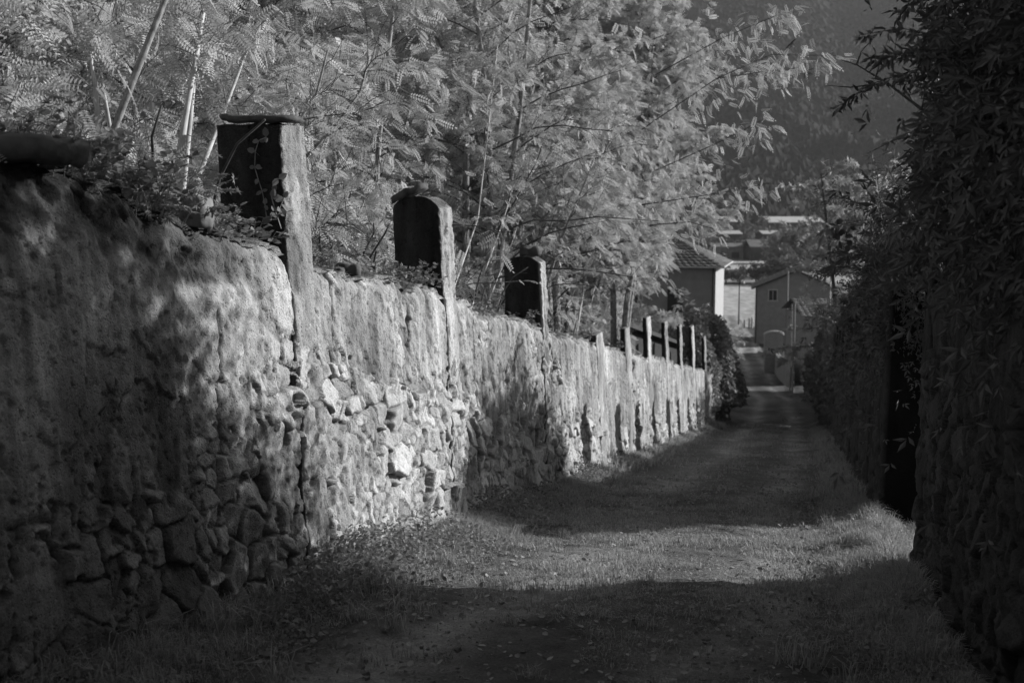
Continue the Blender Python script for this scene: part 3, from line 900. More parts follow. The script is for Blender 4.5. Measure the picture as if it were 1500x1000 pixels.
put(locC, 63, -5.0, rot=2.0, sc=1.2, label='sunlit bush at the lane edge between hedge and tiled house', group=GL)

# ivy hedge beyond the end of the left wall
def ivy_mass(name, c, rad, n, leafmat, size, seed, kind_='ivy', stray=0.):
    r = np.random.default_rng(seed)
    d = r.normal(0, 1, (n, 3)); d /= np.linalg.norm(d, axis=1, keepdims=True)
    lump = 1 + .34 * noise(d[:, 0] * 3 + d[:, 2] * 2, d[:, 1] * 3 - d[:, 2] * 2, seed)
    k = lump * (r.random(n) ** .18) * (1 + stray * np.maximum(r.exponential(1, n) - .6, 0) * (noise(d[:, 0] * 7 + d[:, 2] * 5, d[:, 1] * 7, seed + 3) > .1))
    P = d * np.array(rad) * k[:, None]
    D_ = d + r.normal(0, .6, (n, 3)) + np.array([0, 0, -.5]); N_ = d + r.normal(0, .5, (n, 3))
    V, F, tone = leaves_mesh(P, D_, N_, size * r.uniform(.6, 1.2, n), kind_)
    o = mesh(name, V, F, leafmat, None, {'tone': tone}); o.location = c
    return o

def overgrowth(v_, r_, zc, rad, n, size, label, seed, mat=M_BROAD, kd='ivy', stray=0.):
    X_, Y_ = xy(v_, r_)
    ov = empty('ivy_overgrowth', (X_, Y_, float(g(v_)))); tag(ov, label, 'ivy')
    o = ivy_mass('foliage', (0, 0, zc), rad, n, mat, size, seed, kd, stray); o.parent = ov
    # follow the slope of the lane
    me = o.data; co = np.empty(len(me.vertices) * 3, np.float32); me.vertices.foreach_get('co', co); co = co.reshape(-1, 3)
    co[:, 2] += g(v_ + co[:, 1]) - g(v_); me.vertices.foreach_set('co', co.ravel())
    b = MB()
    for i in range(6):
        y_ = -rad[1] * .7 + i * rad[1] * .28; z_ = float(g(v_ + y_) - g(v_))
        b.tube([(random.uniform(-.3, .3), y_, z_ - .1), (random.uniform(-.3, .3), y_ + .1, z_ + zc * .6), (random.uniform(-.3, .3), y_, z_ + zc + rad[2] * .5)], [.05, .04, .015], 6)
    b.build('stems', M_BARKD, ov); ov.rotation_euler = (0, 0, -YAW)
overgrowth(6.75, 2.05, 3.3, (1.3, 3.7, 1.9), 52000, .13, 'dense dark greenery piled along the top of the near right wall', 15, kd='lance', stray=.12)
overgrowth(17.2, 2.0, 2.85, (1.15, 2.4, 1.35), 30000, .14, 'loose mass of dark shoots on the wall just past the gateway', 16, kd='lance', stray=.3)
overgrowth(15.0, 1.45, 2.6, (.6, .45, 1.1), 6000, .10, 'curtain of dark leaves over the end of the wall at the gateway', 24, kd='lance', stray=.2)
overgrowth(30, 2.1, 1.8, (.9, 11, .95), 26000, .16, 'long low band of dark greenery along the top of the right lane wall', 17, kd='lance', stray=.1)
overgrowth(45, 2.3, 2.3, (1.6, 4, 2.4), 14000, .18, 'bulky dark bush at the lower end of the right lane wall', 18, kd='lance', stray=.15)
overgrowth(62, 2.1, 2.2, (1.4, 13, 2.6), 24000, .26, 'tall hedge on the right of the lane below the walls, added for its shade', 19)  # put in and stretched to keep sun off the far lane
overgrowth(81, 1.3, 1.6, (1.2, 7, 2.0), 12000, .26, 'lower shady hedge on the right of the lane in front of the outhouse', 20)
X_, Y_ = xy(50, -4.25)
hedge = empty('ivy_hedge', (X_, Y_, float(g(50))))
tag(hedge, 'rounded ivy covered hedge at the far end of the garden wall', 'hedge')
o = ivy_mass('foliage', (0, 0, 2.2), (1.6, 4.6, 2.3), 22000, M_WEED, .16, 5); o.parent = hedge
b = MB()
for i in range(7):
    b.tube([(random.uniform(-.8, .8), random.uniform(-2, 2), -.1), (random.uniform(-.8, .8), random.uniform(-2, 2), 1), (random.uniform(-1, 1), random.uniform(-2, 2), 2.6)], [.06, .045, .02], 6)
b.build('stems', M_BARKD, hedge)
hedge.rotation_euler = (0, 0, -YAW)

# plants along the wall top
def top_plant(px, dpx, n, size, seed, label, kind_='round', mat=None, back=.2, rise=.25, spread=.25):
    r = np.random.default_rng(seed)
    v_ = v_at(px, LW - back)
    z0 = float(g(v_) + H_left(np.array(v_)))
    b = MB(); P, D_, N_, S = [], [], [], []
    for k in range(n):
        a = r.uniform(0, 6.28); q = np.array([math.cos(a), math.sin(a), 0]) * spread
        L = rise * r.uniform(.5, 1.3)
        p0 = np.array([r.normal(0, spread * .7), r.normal(0, spread * .35), -.04])
        p1 = p0 + q * .4 + np.array([0, 0, L * .7]); p2 = p0 + q * r.uniform(.6, 1.3) + np.array([0, 0, L * r.uniform(.5, 1.1)])
        b.tube([p0, p1, p2], [.004, .003, .002], 3, False)
        for t in np.linspace(.25, 1, 7):
            pp = (1 - t) ** 2 * p0 + 2 * t * (1 - t) * p1 + t * t * p2
            for _ in range(2):
                P.append(pp); D_.append(r.normal(0, 1, 3) * [1, 1, .4] + [0, 0, .15]); N_.append(nrm(r.normal(0, .5, 3) + [0, 0, 1])); S.append(size * r.uniform(.6, 1.2))
    root = empty('wall_plant', (*xy(v_, LW - back), z0))
    b.build('stems', M_BARK, root)
    V, F, tone = leaves_mesh(np.array(P), np.array(D_), np.array(N_), np.array(S), kind_)
    mesh('leaves', V, F, mat or M_WEED, root, {'tone': tone})
    root.rotation_euler = (0, 0, math.pi / 2 - YAW)
    tag(root, label, 'plant', 'plants rooted in the wall top')
TP = [(70, 30, .05, 'trailing weed beside the dark coping slab at the left edge'), (130, 46, .055, 'matted weed hanging over the wall, second clump from the left edge'),
      (185, 50, .055, 'thick leafy weed midway between the coping slab and the stone block'), (240, 44, .05, 'leafy weed just left of the upright stone block'),
      (312, 20, .05, 'small weed between the stone block and the tallest pier'), (352, 18, .06, 'oval leaved weed against the dark face of the tallest pier'),
      (484, 14, .05, 'short weed just right of the tallest pier'), (560, 30, .05, 'fern like weed right of the small dark brick'),
      (605, 34, .05, 'leafy weed at the near foot of the second pier'), (640, 22, .055, 'bright weed touching the face of the second pier'),
      (700, 22, .05, 'scrubby weed just beyond the second pier'), (765, 26, .055, 'pale leaved weed at the foot of the third pier'),
      (845, 20, .06, 'weed on the wall top beyond the third pier'), (900, 20, .06, 'weed on the wall top near the first thin far pier')]
for i, (px, n, s, lb) in enumerate(TP):
    top_plant(px, 0, n, s, 40 + i, lb, 'round' if i % 3 else 'broad', back=.22, rise=.34 if i < 4 else .24, spread=.28 if px < 300 else .2)
# undergrowth in the garden behind the wall
fern = tree_proto('undergrowth_shrub', 31, M_LOCUST, M_BARKD, height=1.5, stems=6, spread=.8, br=7, twigs=5, crown_from=.05, br_len=.75, trunk_r=.015, size=.24, twig_len=.5)
US = [(4.6, -4.6, 'feathery shrub behind the wall at the left edge'), (5.8, -4.5, 'feathery shrub above the dark weeds on the wall'), (7.1, -4.6, 'feathery shrub beside the bare pale stems'),
      (8.9, -4.4, 'feathery shrub just right of the tallest pier'), (10.2, -4.5, 'feathery shrub left of the second pier'), (11.4, -4.9, 'feathery shrub peering over the second pier'),
      (12.9, -4.5, 'feathery shrub just right of the second pier'), (14.6, -4.5, 'feathery shrub left of the third pier'), (16.9, -4.5, 'feathery shrub among the stems beyond the third pier'),
      (20.8, -4.3, 'feathery shrub drooping over the wall top in the middle of the lit stretch')]
for i, (v_, r_, lb) in enumerate(US):
    put(fern, v_, r_, rot=i * 1.3, sc=.9 + .25 * (i % 3) / 2, label=lb, cat='shrub', group='feathery shrubs behind the garden wall', own=-.6)

def bare_stems(name_, lines, label, rr, mat_=None):
    mat_ = mat_ or M_STEM
    base = lines[0][0]
    v_, z_ = unproj(base[0], base[1], rr)
    z0 = float(terrain(np.array(v_), np.array(rr))) - .05
    root = empty('sapling', (*xy(v_, rr), z0)); tag(root, label, 'tree', 'thin saplings rising behind the garden wall')
    P, D_, N_, S = [], [], [], []
    tw_ = MB()
    for k, ln in enumerate(lines):
        pts = []
        for (px, py) in ln:
            a, c = unproj(px, py, rr - .12 * k); pts.append(Vector((*xy(a, rr - .12 * k), c)) - root.location)
        d = pts[1] - pts[0]; low_ = pts[0] - d * ((pts[0].z) / max(d.z, .05))
        pts = [low_] + pts
        up_ = pts[-1] + (pts[-1] - pts[-2]) * .9; pts.append(up_)
        w_ = name_ * (1 - .15 * k)
        b = MB(); b.tube(pts, [w_ * (1 - .16 * i) for i in range(len(pts))], 8); b.build('stem', mat_, root, True)
        for _ in range(9):
            q = pts[-1] + (pts[-2] - pts[-1]) * random.random()
            e = q + Vector((random.uniform(-.5, .5), random.uniform(-.5, .5), random.uniform(.0, .4)))
            tw_.tube([q, (q + e) / 2 + Vector((0, 0, .05)), e], [.005, .004, .002], 3)
            for t in np.linspace(.2, 1, 8):
                P.append(np.array(q + (e - q) * t)); D_.append(rng.normal(0, .8, 3) + [0, 0, -.4]); N_.append(rng.normal(0, .8, 3) + [0, 0, .6]); S.append(rng.uniform(.15, .26))
    tw_.build('branches', M_BARK, root)
    V, F, tone = leaves_mesh(np.array(P), np.array(D_), np.array(N_), np.array(S), 'locust')
    mesh('crown', V, F, M_LOCUST, root, {'tone': tone})
M_STEM = plain('pale_smooth_bark', .50, scale=6, var=.35, bump=.3)
def bough(lines, D0_, label):
    base = ray(lines[0][0][0], lines[0][0][1], D0_)
    root = empty('bough', base); tag(root, label, 'bough')
    b = MB(); P, D_, N_, S = [], [], [], []
    for k, ln in enumerate(lines):
        pts = [ray(x, y, D0_ - .5 * i) - base for i, (x, y) in enumerate(ln)]
        b.tube(pts, [.010 - .002 * i for i in range(len(pts))], 5)
        for i in range(len(pts) - 1):
            L = (pts[i + 1] - pts[i]).length
            for j in range(int(L / .018)):
                t = random.random(); q = pts[i] + (pts[i + 1] - pts[i]) * t
                wd = .26 * (1 - .6 * (i + t) / (len(pts) - 1))
                q = q + Vector((random.gauss(0, wd), random.gauss(0, wd), random.gauss(-.05, wd * .8)))
                P.append(np.array(q)); D_.append(rng.normal(0, .6, 3) + [.4, 0, -.6]); N_.append(rng.normal(0, .8, 3) + [0, 0, .6]); S.append(rng.uniform(.14, .22))
    b.build('branches', M_TWIG, root)
    V, F, tone = leaves_mesh(np.array(P), np.array(D_), np.array(N_), np.array(S), 'locust')
    mesh('leaves', V, F, M_LOCUST, root, {'tone': tone})
bough([[(940, 190), (1050, 115), (1130, 80), (1225, 82)], [(960, 110), (1060, 55), (1140, 22), (1175, 15)], [(1050, 115), (1120, 105), (1165, 100)]], 17.5, 'long locust bough reaching farthest over the lane against the hillside, topmost on the right')
bough([[(960, 250), (1050, 210), (1125, 172)], [(940, 300), (1040, 285), (1130, 268)], [(950, 330), (1010, 325), (1045, 335)]], 18.5, 'lower locust bough hanging above the tiled house roof')
M_STEM = plain('pale_smooth_bark', .50, scale=6, var=.35, bump=.3)
bare_stems(.034, [[(262, 235), (272, 170), (286, 90)], [(272, 235), (279, 170), (284, 120)], [(298, 240), (322, 180), (352, 100)]], 'sapling with three thick pale stems left of the tallest pier', -4.35)
bare_stems(.022, [[(143, 175), (140, 130), (132, 80)], [(157, 165), (150, 125), (146, 95)]], 'pair of short dark stems above the weeds on the left', -4.6)
bare_stems(.016, [[(672, 400), (700, 320), (716, 180)], [(700, 425), (735, 330), (762, 240)], [(716, 440), (752, 350), (792, 210)]], 'sapling of three thin leaning stems between the second and third piers', -4.2)
bare_stems(.055, [[(830, 470), (840, 340), (856, 235)], [(818, 475), (818, 380), (808, 300)]], 'sapling with a thick dark trunk just beyond the third pier', -4.5, M_TWIG)
bare_stems(.028, [[(852, 440), (868, 340), (880, 270)], [(890, 400), (915, 310), (940, 215)]], 'sapling with slanting pale stems right of the thick dark trunk', -4.3)

# the thin vine on the dark face of the tallest pier
vc, tp = left_piers[0]
def pier_face(px, py):
    vf = vc - .20 - .03
    # plane v = vf
    cx, cy = (px - 750) / 1700, (500 - py) / 1700
    fy = math.cos(PITCH) + cy * math.sin(PITCH); fz = -math.sin(PITCH) + cy * math.cos(PITCH)
    k = vf / (cx * SY + fy * CY)
    return Vector((cx * k, fy * k, EYE.z + fz * k))
vine = empty('climbing_vine', pier_face(390, 330)); b = MB()
P, D_, N_, S = [], [], [], []
for path in ([(392, 330), (388, 300), (384, 280), (378, 262), (373, 245), (374, 222), (379, 206), (390, 201)], [(412, 335), (404, 310), (398, 290), (400, 270), (408, 262)], [(392, 330), (398, 318), (410, 305), (416, 290)]):
    pts = [pier_face(*q) - vine.location for q in path]
    b.tube(pts, .0035, 4)
    for q in pts[1:]:
        for _ in range(2):
            P.append(np.array(q)); D_.append(rng.normal(0, 1, 3) * [1, .3, 1]); N_.append(rng.normal(0, .4, 3) + [.3, -1, .5]); S.append(rng.uniform(.04, .075))
b.build('stem', M_BARK, vine)
V, F, tone = leaves_mesh(np.array(P), np.array(D_), np.array(N_), np.array(S), 'round')
mesh('leaves', V, F, M_WEED, vine, {'tone': tone})
tag(vine, 'thin vine climbing the dark face of the tallest pier', 'vine')

# the bare overhanging branch, top right
twig = empty('bare_branch', ray(1410, 225, 8.0)); b = MB()
def bp_(lst): return [ray(x, y, D) - twig.location for x, y, D in lst]
main = bp_([(1500, 330, 7.0), (1455, 270, 7.3), (1405, 222, 7.6), (1350, 160, 7.9), (1300, 122, 8.1), (1255, 95, 8.3), (1232, 88, 8.4)])
b.tube(main, [.022, .018, .014, .011, .008, .005, .003], 6)
for lst in ([(1282, 117, 8.2), (1290, 90, 8.2), (1302, 55, 8.3)], [(1255, 95, 8.3), (1262, 75, 8.3), (1290, 45, 8.4)], [(1300, 122, 8.1), (1245, 128, 8.2), (1210, 125, 8.2)],
            [(1310, 130, 8.0), (1308, 90, 8.0), (1316, 40, 8.0)], [(1360, 195, 7.8), (1310, 205, 7.9), (1270, 225, 8.0)], [(1390, 215, 7.7), (1388, 150, 7.8), (1410, 70, 7.9), (1450, 10, 8.)],
            [(1350, 165, 7.9), (1355, 130, 7.8), (1372, 95, 7.9)]):
    b.tube(bp_(lst), [.007] + [.004] * (len(lst) - 2) + [.002], 4)
b.build('limb', M_BARKD, twig)
P, D_, N_, S = [], [], [], []
for x, y in ((1165, 0), ):
    pass
for lst in ([(1238, 320, 7.5), (1230, 340, 7.5)],):
    for x, y, D in lst:
        for _ in range(9):
            P.append(np.array(ray(x + random.uniform(-14, 14), y + random.uniform(-8, 18), D) - twig.location)); D_.append(rng.normal(0, .6, 3) + [0, 0, -1]); N_.append(rng.normal(0, 1, 3)); S.append(.06)
V, F, tone = leaves_mesh(np.array(P), np.array(D_), np.array(N_), np.array(S), 'round')
mesh('leaves', V, F, M_BROAD, twig, {'tone': tone})
tag(twig, 'bare dark branch reaching left across the hillside at the upper right', 'branch')

# ------------------------------------------------------------------ grass
def blades(P, h, wdt, bend, seed):
    r = np.random.default_rng(seed)
    n = len(P); a = r.uniform(0, 6.28, n); d = np.stack([np.cos(a), np.sin(a), np.zeros(n)], -1)
    s = np.stack([-d[:, 1], d[:, 0], np.zeros(n)], -1)
    ln = d * (h * bend)[:, None]
    up = np.zeros((n, 3)); up[:, 2] = 1
    b0 = P - s * wdt[:, None] / 2; b1 = P + s * wdt[:, None] / 2
    mid = P + ln * .35 + up * (h * .6)[:, None]
    m0 = mid - s * wdt[:, None] * .38; m1 = mid + s * wdt[:, None] * .38
    tip = P + ln + up * (h * np.clip(1 - bend * .5, .2, 1))[:, None]
    V = np.stack([b0, b1, m1, m0, tip], 1).reshape(-1, 3)
    k = np.arange(n) * 5
    return V, np.stack([k, k + 1, k + 2, k + 3], -1), np.stack([k + 3, k + 2, k + 4], -1), np.repeat(r.random(n), 5)

def scatter(n, v0, v1, dens, seed):
    r = np.random.default_rng(seed)
    v = r.uniform(v0, v1, n * 3); rr = r.uniform(-3.42, .92, n * 3)
    keep = r.random(n * 3) < dens(v, rr)
    return v[keep][:n], rr[keep][:n], r
def dens(v, rr):
    e = np.abs(rr + 1.25)
    k = .05 + .85 * sst(1.45, 2.0, e) + .32 * np.exp(-((rr + 1.15) / .28) ** 2)
    k = k * (.35 + 1.1 * sst(-.25, .3, fbm(v * .9, rr * .9, 91)))
    k = k + .42 * sst(8, 9.5, v) * sst(15.5, 13.2, v) * sst(-.35, .1, noise(v * 1.5, rr * 1.5, 92)) * (.35 + .65 * sst(.3, 1.3, e))
    return np.clip(k, 0, 1)
Vs, F4, F3, T, nn = [], [], [], [], 0
for n, v0, v1, hs, ws, sd_ in ((70000, 2.5, 9.5, .07, .006, 1), (130000, 7.5, 17, .11, .0075, 2), (60000, 17, 50, .13, .016, 3)):
    v, rr, r = scatter(n, v0, v1, dens, sd_)
    X_, Y_ = xy(v, rr)
    P = np.stack([X_, Y_, lane_z(v, rr) - .01], -1)
    e = np.abs(rr + 1.25)
    h = hs * r.uniform(.4, 1.4, len(v)) * (.45 + .9 * sst(1.2, 2.1, e)) * (.7 + .8 * sst(-.2, .5, noise(v * 2, rr * 2, 93)))
    V, a, c, t = blades(P, h, np.full(len(v), ws) * r.uniform(.6, 1.3, len(v)), r.uniform(.2, 1.1, len(v)), sd_ + 5)
    Vs.append(V); F4.append(a + nn); F3.append(c + nn); T.append(t); nn += len(V)
n = 26000; r = np.random.default_rng(77)
v = r.uniform(10.2, 15.4, n); rr = r.uniform(.75, 4.5, n)
X_, Y_ = xy(v, rr)
P = np.stack([X_, Y_, np.where(rr < 1.12, lane_z(v, rr), terrain(v, rr)) - .01], -1)
V, a, c, t = blades(P, .12 * r.uniform(.4, 1.5, n), np.full(n, .009) * r.uniform(.6, 1.3, n), r.uniform(.2, 1.1, n), 78)
Vs.append(V); F4.append(a + nn); F3.append(c + nn); T.append(t); nn += len(V)
r = np.random.default_rng(79); nt2 = 420; per = 46
tv_ = r.uniform(4.5, 19, nt2); w_ = r.random(nt2)
tr_ = np.where(w_ < .5, -3.4 + np.abs(r.normal(0, .4, nt2)), np.where(w_ < .75, .85 - np.abs(r.normal(0, .4, nt2)), r.uniform(-3.2, .6, nt2)))
hh = r.uniform(.08, .26, nt2) * np.where(w_ < .75, 1, .55)
v = np.repeat(tv_, per) + r.normal(0, .045, nt2 * per); rr = np.repeat(tr_, per) + r.normal(0, .045, nt2 * per)
X_, Y_ = xy(v, rr); n = len(v)
P = np.stack([X_, Y_, lane_z(v, rr) - .01], -1)
V, a, c, t = blades(P, np.repeat(hh, per) * r.uniform(.5, 1.2, n), r.uniform(.004, .009, n), r.uniform(.2, 1.1, n), 80)
Vs.append(V); F4.append(a + nn); F3.append(c + nn); T.append(t); nn += len(V)
kind(mesh('grass', np.concatenate(Vs), [np.concatenate(F4), np.concatenate(F3)], M_GRASS, None, {'tone': np.concatenate(T)}), 'stuff')
# broad leaved ground cover along the wall foot and on the right verge
r = np.random.default_rng(55)
n = 34000
v = r.uniform(3, 18, n); rr = np.where(r.random(n) < .7, -3.42 + np.abs(r.normal(0, .38, n)), .95 - np.abs(r.normal(0, .45, n)))
k = fbm(v * 1.2, rr * 1.2, 96) > -.12
v, rr = v[k], rr[k]; n = len(v)
X_, Y_ = xy(v, rr)
P = np.stack([X_, Y_, lane_z(v, rr) + r.uniform(0, .10, n) * (1 + 1.3 * sst(-2.7, -3.3, rr)) * (.4 + sst(-.2, .4, noise(v, rr, 97)))], -1)
V, F, tone = leaves_mesh(P, r.normal(0, 1, (n, 3)) * [1, 1, .5] + [0, 0, .4], r.normal(0, .4, (n, 3)) + [0, 0, 1], r.uniform(.02, .05, n), 'round')
kind(mesh('ground_cover', V, F, M_WEED, None, {'tone': tone}), 'stuff')
r = np.random.default_rng(57); n = 5000
v = r.uniform(3, 20, n); rr = r.uniform(-3.4, .9, n)
X_, Y_ = xy(v, rr); P = np.stack([X_, Y_, lane_z(v, rr) + r.uniform(.005, .03, n)], -1)
V, F, tone = leaves_mesh(P, r.normal(0, 1, (n, 3)) * [1, 1, .3], r.normal(0, .35, (n, 3)) + [0, 0, 1], r.uniform(.02, .055, n), 'round')
kind(mesh('leaf_litter', V, F, M_LITTER, None, {'tone': tone}), 'stuff')
# gravel and fallen stones on the lane
g_v = r.uniform(4, 26, 2600); g_r = np.where(r.random(2600) < .6, -1.25 + np.sign(r.random(2600) - .5) * .85 + r.normal(0, .3, 2600), r.uniform(-3.3, .8, 2600))
MBp = MB()
for a, c in zip(g_v, g_r):
    X_, Y_ = xy(a, c); s = .008 + .024 * r.random() ** 3
    MBp.box((X_, Y_, float(lane_z(a, c)) + s * .2), (s, s * r.uniform(.6, 1), s * .6), r.uniform(0, 3), s * .2)
kind(MBp.build('gravel', M_ROCK), 'stuff')

# ------------------------------------------------------------------ houses
M_HPL = plain('house_render', .27, var=.12, scale=2.0, bump=.2)
M_HWH = plain('white_render', .46, var=.08, scale=2.0, bump=.1)
M_TILE = plain('roof_tiles', .17, var=.5, scale=3.0, bump=.5)
M_TILED = plain('dark_roofing', .07, var=.3)
M_SHD2 = plain('door_timber', .09, var=.4, scale=12)
M_DARK = plain('dark_timber', .05, var=.2)
M_METAL = plain('galvanised', .45, rough=.5, var=.1, scale=20, bump=.05)
M_METALD = plain('dull_post', .20, var=.2)
M_WOOD = plain('weathered_wood', .22, var=.3, scale=20)
M_CONC = plain('pale_concrete', .50, var=.15, scale=5)

def frame_at(v, r):
    X_, Y_ = xy(v, r); return (X_, Y_, float(g(v)))

def quadm(name, P4, mat, parent, th=.0):
    return mesh(name, np.array(P4), np.array([list(range(len(P4)))]), mat, parent)

def prism(name, ring, z0, z1, mat, parent):
    n = len(ring)
    V = [(x, y, z0) for x, y in ring] + [(x, y, z1) for x, y in ring]
    F = [[i, (i + 1) % n, n + (i + 1) % n, n + i] for i in range(n)]
    return mesh(name, np.array(V), [np.array(F), np.array([list(range(n, 2 * n))]), np.array([list(range(n))[::-1]])], mat, parent)

def tile_roof(name, corners, rise_pts, rows, mat, parent):
    """roof plane a-b (eave) to d-c (ridge side), built of overlapping rows with ridged courses"""
    a, b, c, d = [np.array(p, float) for p in corners]
    nu = 90; V = []; F = []
    nrm_ = nrm(np.cross(b - a, d - a)); 
    if nrm_[2] < 0: nrm_ = -nrm_
    for j in range(rows):
        for s_, lift in ((0, .05), (1, 0)):
            t = (j + s_) / rows
            A = a + (d - a) * t; B = b + (c - b) * t
            for i in range(nu + 1):
                q = i / nu
                V.append(A + (B - A) * q + nrm_ * (lift + .05 * abs(math.sin(q * np.linalg.norm(b - a) / .22 * math.pi / 2))))
    for k in range(rows * 2 - 1):
        for i in range(nu):
            x = k * (nu + 1) + i
            F.append([x, x + 1, x + nu + 2, x + nu + 1])
    return mesh(name, np.array(V), np.array(F), mat, parent)

# dark timber shed behind the thin piers
sd0 = frame_at(28, -4.75)
dsh = empty('timber_shed', sd0); tag(dsh, 'long dark timber shed behind the row of thin far piers', 'shed')
def sheared(name, r0_, r1_, z0_, z1_, mat, v0_=28., v1_=45.):
    V = []
    for vv_ in (v0_, v1_):
        for rr_2, zz_ in ((r0_, z0_), (r1_, z0_), (r1_, z1_), (r0_, z1_)):
            a_, b_ = xy(vv_, rr_2); V.append((a_ - sd0[0], b_ - sd0[1], float(g(vv_)) + zz_ - sd0[2]))
    mesh(name, np.array(V), np.array([[0, 1, 2, 3], [5, 4, 7, 6], [1, 5, 6, 2], [4, 0, 3, 7], [3, 2, 6, 7], [0, 4, 5, 1]]), mat, dsh)
sheared('wall', -8.0, -4.75, .8, 3.15, M_DARK)
sheared('roof', -8.25, -4.5, 3.155, 3.28, M_TILED, 27.7, 45.3)
for q_ in (32., 40.): sheared('door', -4.74, -4.70, 1.6, 3.0, M_SHD2, q_, q_ + 1.1)
# left house with hipped tile roof beside the lane
D0 = 76
pc = ray(1046, 500, D0)                 # near, lane-side corner
v0, r0 = vr_of(pc)
hb = float(g(v0)) - .3
ez = ray(1046, 388, D0).z
house = empty('tiled_house', (pc.x, pc.y, hb)); house.rotation_euler = (0, 0, -YAW)
tag(house, 'tall house with hipped tile roof and white lane side rising behind the garden wall', 'house')
Hh = ez - hb; W_, L_ = 8.5, 8.0        # local x = r, y = v ; house spans x -W..0, y 0..L
prism('wall', [(-W_, 0), (0, 0), (0, L_), (-W_, L_)], 0, Hh, M_HPL, house)
side = MB(); side.box((.012, L_ / 2, Hh / 2), (.02, L_ - .02, Hh - .02)); side.build('side_render', M_HWH, house)
o = .55; rz = Hh + 2.0; e = Hh - .12
rf = empty('roof'); rf.parent = house
E = [(-W_ - o, -o, e), (o, -o, e), (o, L_ + o, e), (-W_ - o, L_ + o, e)]; R1 = (-W_ / 2 + .6, L_ / 2, rz); R0 = (-W_ / 2 - .6, L_ / 2, rz)
tile_roof('roof_slope', (E[0], E[1], R1, R0), None, 12, M_TILE, rf)
tile_roof('roof_slope', (E[1], E[2], R1, R1), None, 12, M_TILE, rf)
tile_roof('roof_slope', (E[2], E[3], R0, R1), None, 12, M_TILE, rf)
tile_roof('roof_slope', (E[3], E[0], R0, R0), None, 12, M_TILE, rf)
quadm('eave_soffit', [(x, y, z - .02) for x, y, z in E][::-1], M_DARK, house)
b = MB(); b.tube([(o + .03, -o, e - .02), (o + .03, L_ + o, e - .02)], .06, 8); b.tube([(-W_ - o, -o - .03, e - .02), (o, -o - .03, e - .02)], .06, 8); b.build('gutter', M_CONC, house)
b = MB(); b.tube([(-.14, -.06, e), (-.14, -.06, 0)], .05, 8); b.build('downpipe', M_DARK, house)
for x, z in ((-2.6, Hh - 2.4), (-5.6, Hh - 2.4), (-2.6, Hh - 5.6)):
    f = MB(); f.box((x, -.03, z), (1.0, .06, 1.5)); f = f.build('window', M_DARK, house)
    f2 = MB(); f2.box((x, -.07, z - .8), (1.2, .14, .07)); f2.build('window_sill', M_CONC, f)
b = MB(); b.box((-5.6, 5, rz - .2), (.6, .6, 1.4)); b.build('chimney', M_HPL, house)
o_ = MB(); o_.tube([(-1.2, .9, Hh + .5), (-1.2, .9, Hh + 1.75), (.4, .9, Hh + 1.75)], .03, 6); o_.build('antenna_mast', M_METAL, house)

# right house: gable towards the camera
D1 = 138
pl = ray(1105, 500, D1); v1, r1 = vr_of(pl)
hb = float(g(v1)) - .2
gable = empty('gabled_house', (pl.x, pl.y, hb)); gable.rotation_euler = (0, 0, -R_(12.2))
tag(gable, 'plain gabled house with one small upper window at the bottom of the lane', 'house')
eH = ray(1105, 421, D1).z - hb; rH = ray(1165, 396, D1).z - hb; W2 = 2 * (ray(1165, 400, D1).x - pl.x)
ring = [(0, 0, 0), (W2, 0, 0), (W2, 0, eH), (W2 / 2, 0, rH), (0, 0, eH)]
V = ring + [(x, 9, z) for x, y, z in ring]
mesh('wall', np.array(V), [np.array([[0, 1, 6, 5], [1, 2, 7, 6], [0, 5, 9, 4]]), np.array([[0, 4, 3, 2, 1], [5, 6, 7, 8, 9]])], M_HPL, gable)
rf = empty('roof'); rf.parent = gable
tile_roof('roof_slope', ((-.5, -.4, eH - .1), (-.5, 9.4, eH - .1), (W2 / 2, 9.4, rH + .1), (W2 / 2, -.4, rH + .1)), None, 10, M_TILE, rf)
tile_roof('roof_slope', ((W2 + .5, 9.4, eH - .1), (W2 + .5, -.4, eH - .1), (W2 / 2, -.4, rH + .1), (W2 / 2, 9.4, rH + .1)), None, 10, M_TILE, rf)
b = MB()
for x0_, x1_ in ((-.5, W2 / 2), (W2 + .5, W2 / 2)):
    b.tube([(x0_, -.42, eH - .16), (x1_, -.42, rH + .02)], .09, 4)
b.build('bargeboard', M_DARK, gable)
wx = (1130 - 1105) * D1 / 1700; wz = ray(1130, 432, D1).z - hb
f = MB(); f.box((wx, -.04, wz), (.9, .08, 1.2)); f = f.build('window', M_DARK, gable)
f2 = MB()
for dx, dz, sx, sz_ in ((-.5, 0, .1, 1.3), (.5, 0, .1, 1.3), (0, .65, 1.1, .1), (0, -.65, 1.2, .1), (0, 0, .06, 1.2)):
    f2.box((wx + dx, -.07, wz + dz), (sx, .1, sz_))
f2.build('window_frame', M_CONC, f)
b = MB(); b.tube([(.12, -.08, 0), (.12, -.08, eH - .1)], .05, 6); b.build('downpipe', M_DARK, gable)

